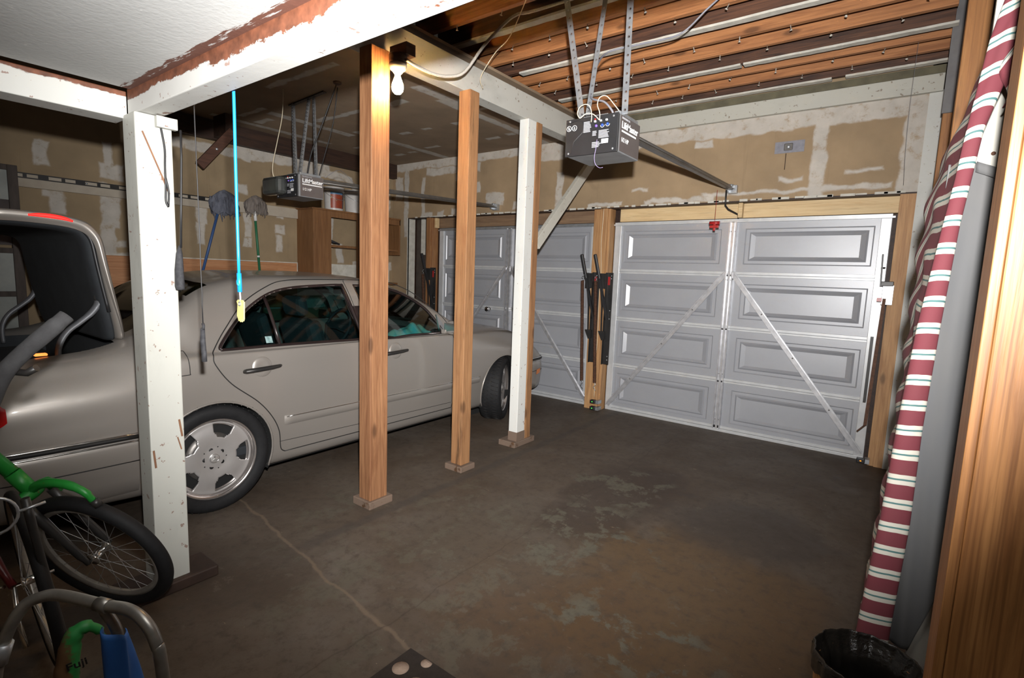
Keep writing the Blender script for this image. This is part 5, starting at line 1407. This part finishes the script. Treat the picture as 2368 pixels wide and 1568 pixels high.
for sx in (.655, -.655):
    bm = N(); P = [(-.455, 1.335), (-.463, 1.29), (-.50, 1.225), (-.556, 1.172), (-.605, 1.13), (-.637, 1.08), (-.652, 1.02), (-.65, .93)]
    PP = curve_poly(P, 4, False); tube(bm, [W3(sx, y, z) for y, z in PP], [.045, .040, .032, .029, .028, .028, .027, .026], 8, rz=.5); obj('hinge_arm', bm, simple('grey_hinge_paint', (.17, .175, .19), (.14, .145, .155), rough=.5, metal=.3), car)
    bm = N(); lathe(bm, [(0, .004), (.018, .003), (.02, 0)], W3(sx+.012, -.475, 1.30), (1, -.3, 0), 14); obj('hinge_bolt', bm, M_blackm, car)
bm = N(); bx(bm, CX+.655, CX+.69, CY-.75, CY-.70, 1.012, 1.024, .004); obj('trunk_edge_lamp', bm, glow('amber_reflect_lamp', (1, .25, .05), 2.0), car)

# ------------------------------------------------------------------ bicycles and tube frame in the near left corner
M_greenp = painted('chipped_green_bike_paint', (.015, .22, .03), (.16, .07, .03), amount=.22, scale=9, dirt=.5, rough=.4)
M_bblack = simple('black_bike_paint', (.018, .017, .017), (.03, .028, .026), rough=.4)
M_redp = simple('dark_red_bike_paint', (.16, .01, .012), (.10, .008, .01), rough=.35, coat=.3)
M_rimm = simple('dull_bike_rim', (.42, .40, .36), (.30, .28, .25), rough=.4, metal=.5, scale=20)
def bike_wheel(parent, c, n, R, tr, spokes=28):
    c = Vector(c); n = Vector(n).normalized(); a, b = orient(n)
    def P(r, t, h=0): return c+n*h+r*(math.cos(t)*a+math.sin(t)*b)
    bm = N(); tube(bm, [P(R-tr, k*2*PI/72) for k in range(72)], tr, 14, closed=True); ty = obj('bicycle_tyre', bm, M_tyre, parent)
    bm = N(); ri = R-2*tr
    lathe(bm, [(ri-.018, -.004), (ri-.010, -.012), (ri+.006, -.013), (ri+.006, .013), (ri-.010, .012), (ri-.018, .004), (ri-.018, -.004)], c, n, 72); obj('bicycle_rim', bm, M_rimm, parent)
    bm = N(); lathe(bm, [(0, -.052), (.005, -.052), (.005, -.036), (.026, -.034), (.026, -.030), (.014, -.026), (.014, .026), (.026, .030), (.026, .034), (.005, .036), (.005, .052), (0, .052)], c, n, 20); hb = obj('wheel_hub', bm, M_chrome, parent)
    for k in range(spokes):
        t = k*2*PI/spokes; h = .031*(1 if k % 2 else -1); sw = .45*(1 if (k//2) % 2 else -1)
        bm = N(); tube(bm, [P(.024, t+sw*2.2, h), P(ri-.01, t, 0)], .0011, 4, cap=False); obj('spoke', bm, M_galv, hb)
    return P, a, b
b1_ = thing('bicycle', 'green bicycle with chipped paint leaning, its black front tyre beside the near white post', 'bicycle', (-2.47, .6, 0))
CA = Vector((-2.465, .609, .336)); NA_ = Vector((-.464, .804, .373)).normalized()
bike_wheel(b1_, CA, NA_, .30, .027)
ea = Vector((-.866, -.5, 0)); 
def dirn(k):
    a = NA_.cross(Vector((0, 0, 1))).normalized(); b = NA_.cross(a); t = math.radians(k); return math.cos(t)*a+math.sin(t)*b
e = dirn(246); cr_ = CA+e*.345
for h in (-.052, .052):
    bm = N(); tube(bm, [CA+NA_*h, CA+NA_*h+e*.10, cr_+NA_*h*.95-e*.03], [.010, .014, .017], 10, smooth=4); obj('fork_leg', bm, M_bblack, b1_)
bm = N(); tube(bm, [cr_-NA_*.06-e*.06, cr_-NA_*.055, cr_, cr_+NA_*.055, cr_+NA_*.06-e*.06], [.016, .02, .024, .02, .016], 10, smooth=3); obj('fork_crown', bm, M_greenp, b1_)
bm = N(); tube(bm, [cr_, cr_+e*.10], .027, 12); tube(bm, [cr_+e*.10, cr_+e*.26+Vector((-.03, -.01, 0))], .024, 12); ht = obj('head_tube', bm, M_greenp, b1_)
bm = N(); e2 = dirn(286); tube(bm, [cr_+e*.005, CA+dirn(252)*.365, CA+dirn(262)*.375, CA+dirn(274)*.372, CA+dirn(284)*.352, CA+dirn(289)*.315], [.016, .017, .017, .016, .014, .012], 10, smooth=4); obj('fork_brace', bm, M_greenp, b1_)
bm = N(); tube(bm, [CA+dirn(289)*.32, CA+dirn(293)*.300], .016, 8); obj('brake_pad', bm, M_bblack, b1_)
hd_ = cr_+e*.16
bm = N(); tube(bm, [hd_, hd_+Vector((-.55, -.32, -.30))], .019, 10); obj('down_tube', bm, M_greenp, b1_)
bm = N(); tube(bm, [hd_+e*.08, hd_+Vector((-.62, -.38, .10))], .016, 10); obj('top_tube', bm, M_greenp, b1_)

b2_ = thing('bicycle', 'dark red bicycle at the lower left edge with thin spokes and a black fork', 'bicycle', (-2.29, .4, 0))
CB = Vector((-2.30, .385, .40)); NB = Vector((.05, .99, .12)).normalized()
bike_wheel(b2_, CB, NB, .315, .017, 32)
bm = N(); tube(bm, [(-2.2, .366, .70), (-2.2, .395, .55), (-2.2, .43, .28)], [.015, .015, .013], 8)
for a_, b_2 in (((-2.05, .335, .78), (-2.02, .42, .16)),):
    bm.clear(); tube(bm, [a_, (-2.04, .37, .5), b_2], [.012, .011, .009], 10, smooth=4)
obj('black_stay', bm, M_bblack, b2_)
hubn = CB-NB*.055
bm = N(); tube(bm, [hubn, hubn+Vector((-.12, -.045, .13)), hubn+Vector((-.38, -.10, .42))], [.012, .018, .022], 10, smooth=3); obj('red_fork_leg', bm, M_redp, b2_)
bm = N(); tube(bm, [hubn, hubn+Vector((.035, .0, -.12)), hubn+Vector((.06, .01, -.20))], .008, 8); obj('chrome_stay', bm, M_chrome, b2_)
bm = N(); tube(bm, [hubn+Vector((-.02, -.02, 0)), hubn+Vector((-.16, -.05, -.06))], .006, 8); obj('quick_release', bm, M_chrome, b2_)
bm = N(); q = Vector((-2.0, .255, .765)); rr = .055
tube(bm, [q+rr*(math.cos(t)*Vector((.15, .75, 0)).normalized()+math.sin(t)*Vector((0, 0, 1))) for t in [k*PI/12 for k in range(24)]], .0045, 6, closed=True); tube(bm, [q+Vector((.01, .05, .0)), (-1.99, .37, .775)], .0045, 6)
obj('cable_loop', bm, M_galv, b2_)
M_foam = simple('grey_foam_grip', (.050, .050, .052), (.035, .034, .036), rough=.95, scale=30, bump=.4)
bm = N(); tube(bm, [(-1.905, .43, 1.338), (-1.90, .385, 1.295), (-1.90, .325, 1.235), (-1.905, .285, 1.18), (-1.93, .255, 1.09), (-1.98, .23, 1.0)], [.020, .022, .021, .022, .022, .022], 14, smooth=5); hb_ = obj('foam_handlebar', bm, M_foam, b2_)
bm = N(); tube(bm, [(-1.98, .23, 1.0), (-2.2, .22, .92), (-2.62, .25, .88), (-2.66, .28, .80)], .014, 10, smooth=4); obj('handlebar_stem', bm, M_bblack, hb_)
bm = N(); tube(bm, [(-1.915, .31, 1.19), (-1.90, .335, 1.185), (-1.88, .352, 1.20)], .010, 8); obj('brake_lever', bm, M_bblack, hb_)

# loose green fork end with brown primer
t = thing('bicycle_fork', 'green and brown chipped curved bicycle fork behind the metal tube frame', 'bicycle part', (-1.76, .36, .3))
M_halfg = NT('green_brown_fork_paint')
def _hg(t):
    o = t.obj(); s_ = t.sep(o); n = t.noise(o, 16, 6, .7)
    f = t.sstep(t.math('ADD', t.math('MULTIPLY', s_[1], 14), t.math('MULTIPLY', t.math('SUBTRACT', n, .5), 1.6)), -.25, -.05)
    t.color(t.mix(f, (.12, .065, .03), (.02, .22, .05))); t.rough(.5)
_hg(M_halfg); M_halfg = M_halfg.m
bm = N(); tube(bm, [(-1.76, .335, .10), (-1.76, .338, .25), (-1.76, .343, .34), (-1.76, .352, .405), (-1.758, .362, .450), (-1.752, .385, .470), (-1.745, .412, .455), (-1.74, .428, .425)], [.030, .030, .029, .026, .023, .018, .012, .005], 14, smooth=5)
fk = obj('fork_blade', bm, M_halfg, t)
text('fork_lettering', 'Fuji', .034, (-1.729, .338, .375), basis((.35, .9, .15), (.1, -.15, .98)), M_black, fk, bold=True)
bm = N(); tube(bm, [(-1.76, .343, .0), (-1.76, .337, .12)], .02, 10); obj('fork_foot', bm, M_bblack, t)
M_hoop = simple('dark_hoop', (.10, .06, .035), (.06, .035, .022), rough=.6)
bm = N(); tube(bm, [(-1.70+.0*k, .30+.16*math.sin(k*PI/12), .10+.26*math.cos(k*PI/12)) for k in range(13)], .008, 8)
obj('curved_stay', bm, M_hoop, t)

# tube frame (folded walker) with blue cloth
t = thing('tube_frame', 'bent silver metal tube frame standing at the lower left corner', 'metal frame', (-1.35, .28, 0))
M_alu = simple('aged_aluminium_tube', (.30, .29, .27), (.20, .19, .175), rough=.36, metal=.7, scale=20)
TF = [(-1.52, .10, 0.0), (-1.50, .165, .52), (-1.49, .190, .66), (-1.475, .222, .735), (-1.462, .252, .752), (-1.435, .282, .752), (-1.33, .329, .75), (-1.272, .357, .75), (-1.225, .372, .735), (-1.20, .383, .69), (-1.19, .39, .60), (-1.17, .42, 0.0)]
bm = N(); tube(bm, TF, .0125, 12, smooth=8); obj('outer_tube', bm, M_alu, t)
bm = N(); tube(bm, [(-1.33, .329, .74), (-1.315, .343, .70), (-1.31, .345, .665), (-1.33, .335, .575), (-1.345, .32, .3), (-1.35, .31, 0.0)], .011, 12, smooth=5); obj('middle_tube', bm, M_alu, t)
bm = N(); tube(bm, [(-1.493, .180, .62), (-1.489, .192, .665)], .017, 12); obj('joint_collar', bm, M_galv, t)
bm = N(); tube(bm, [(-1.345, .323, .75), (-1.315, .335, .75)], .015, 12); obj('joint_collar', bm, M_alu, t)
bm = N()
def bluef(u, v):
    a = -2.4+u*4.6
    if v < .2:
        k = v/.2
    x = -1.322+.024*math.cos(a)+.03*v; y = .342+.024*math.sin(a)*(1-.3*v)+(.075*u*v); z = .695-.42*v+.012*math.sin(6*u+4*v)-.02*u
    return (x, y+.006*math.sin(14*u+6*v), z)
grid(bm, bluef, 30, 30)
tag(obj('blue_cloth', bm, simple('blue_nylon_cloth', (.015, .10, .34), (.012, .07, .26), rough=.6, bump=.3), None, .002), 'bright blue cloth draped over the middle bar of the metal tube frame', 'cloth')
# tan board on the floor behind
bm = N(); lathe(bm, [(0, .0), (.16, .0), (.165, .01), (.16, .02), (0, .02)], (-2.12, .26, .02), (.15, .1, 1), 32)
tag(obj('round_board', bm, simple('tan_board', (.20, .13, .07), (.15, .10, .05), rough=.7)), 'round tan wooden board lying at the lower left corner under the bicycles', 'board')
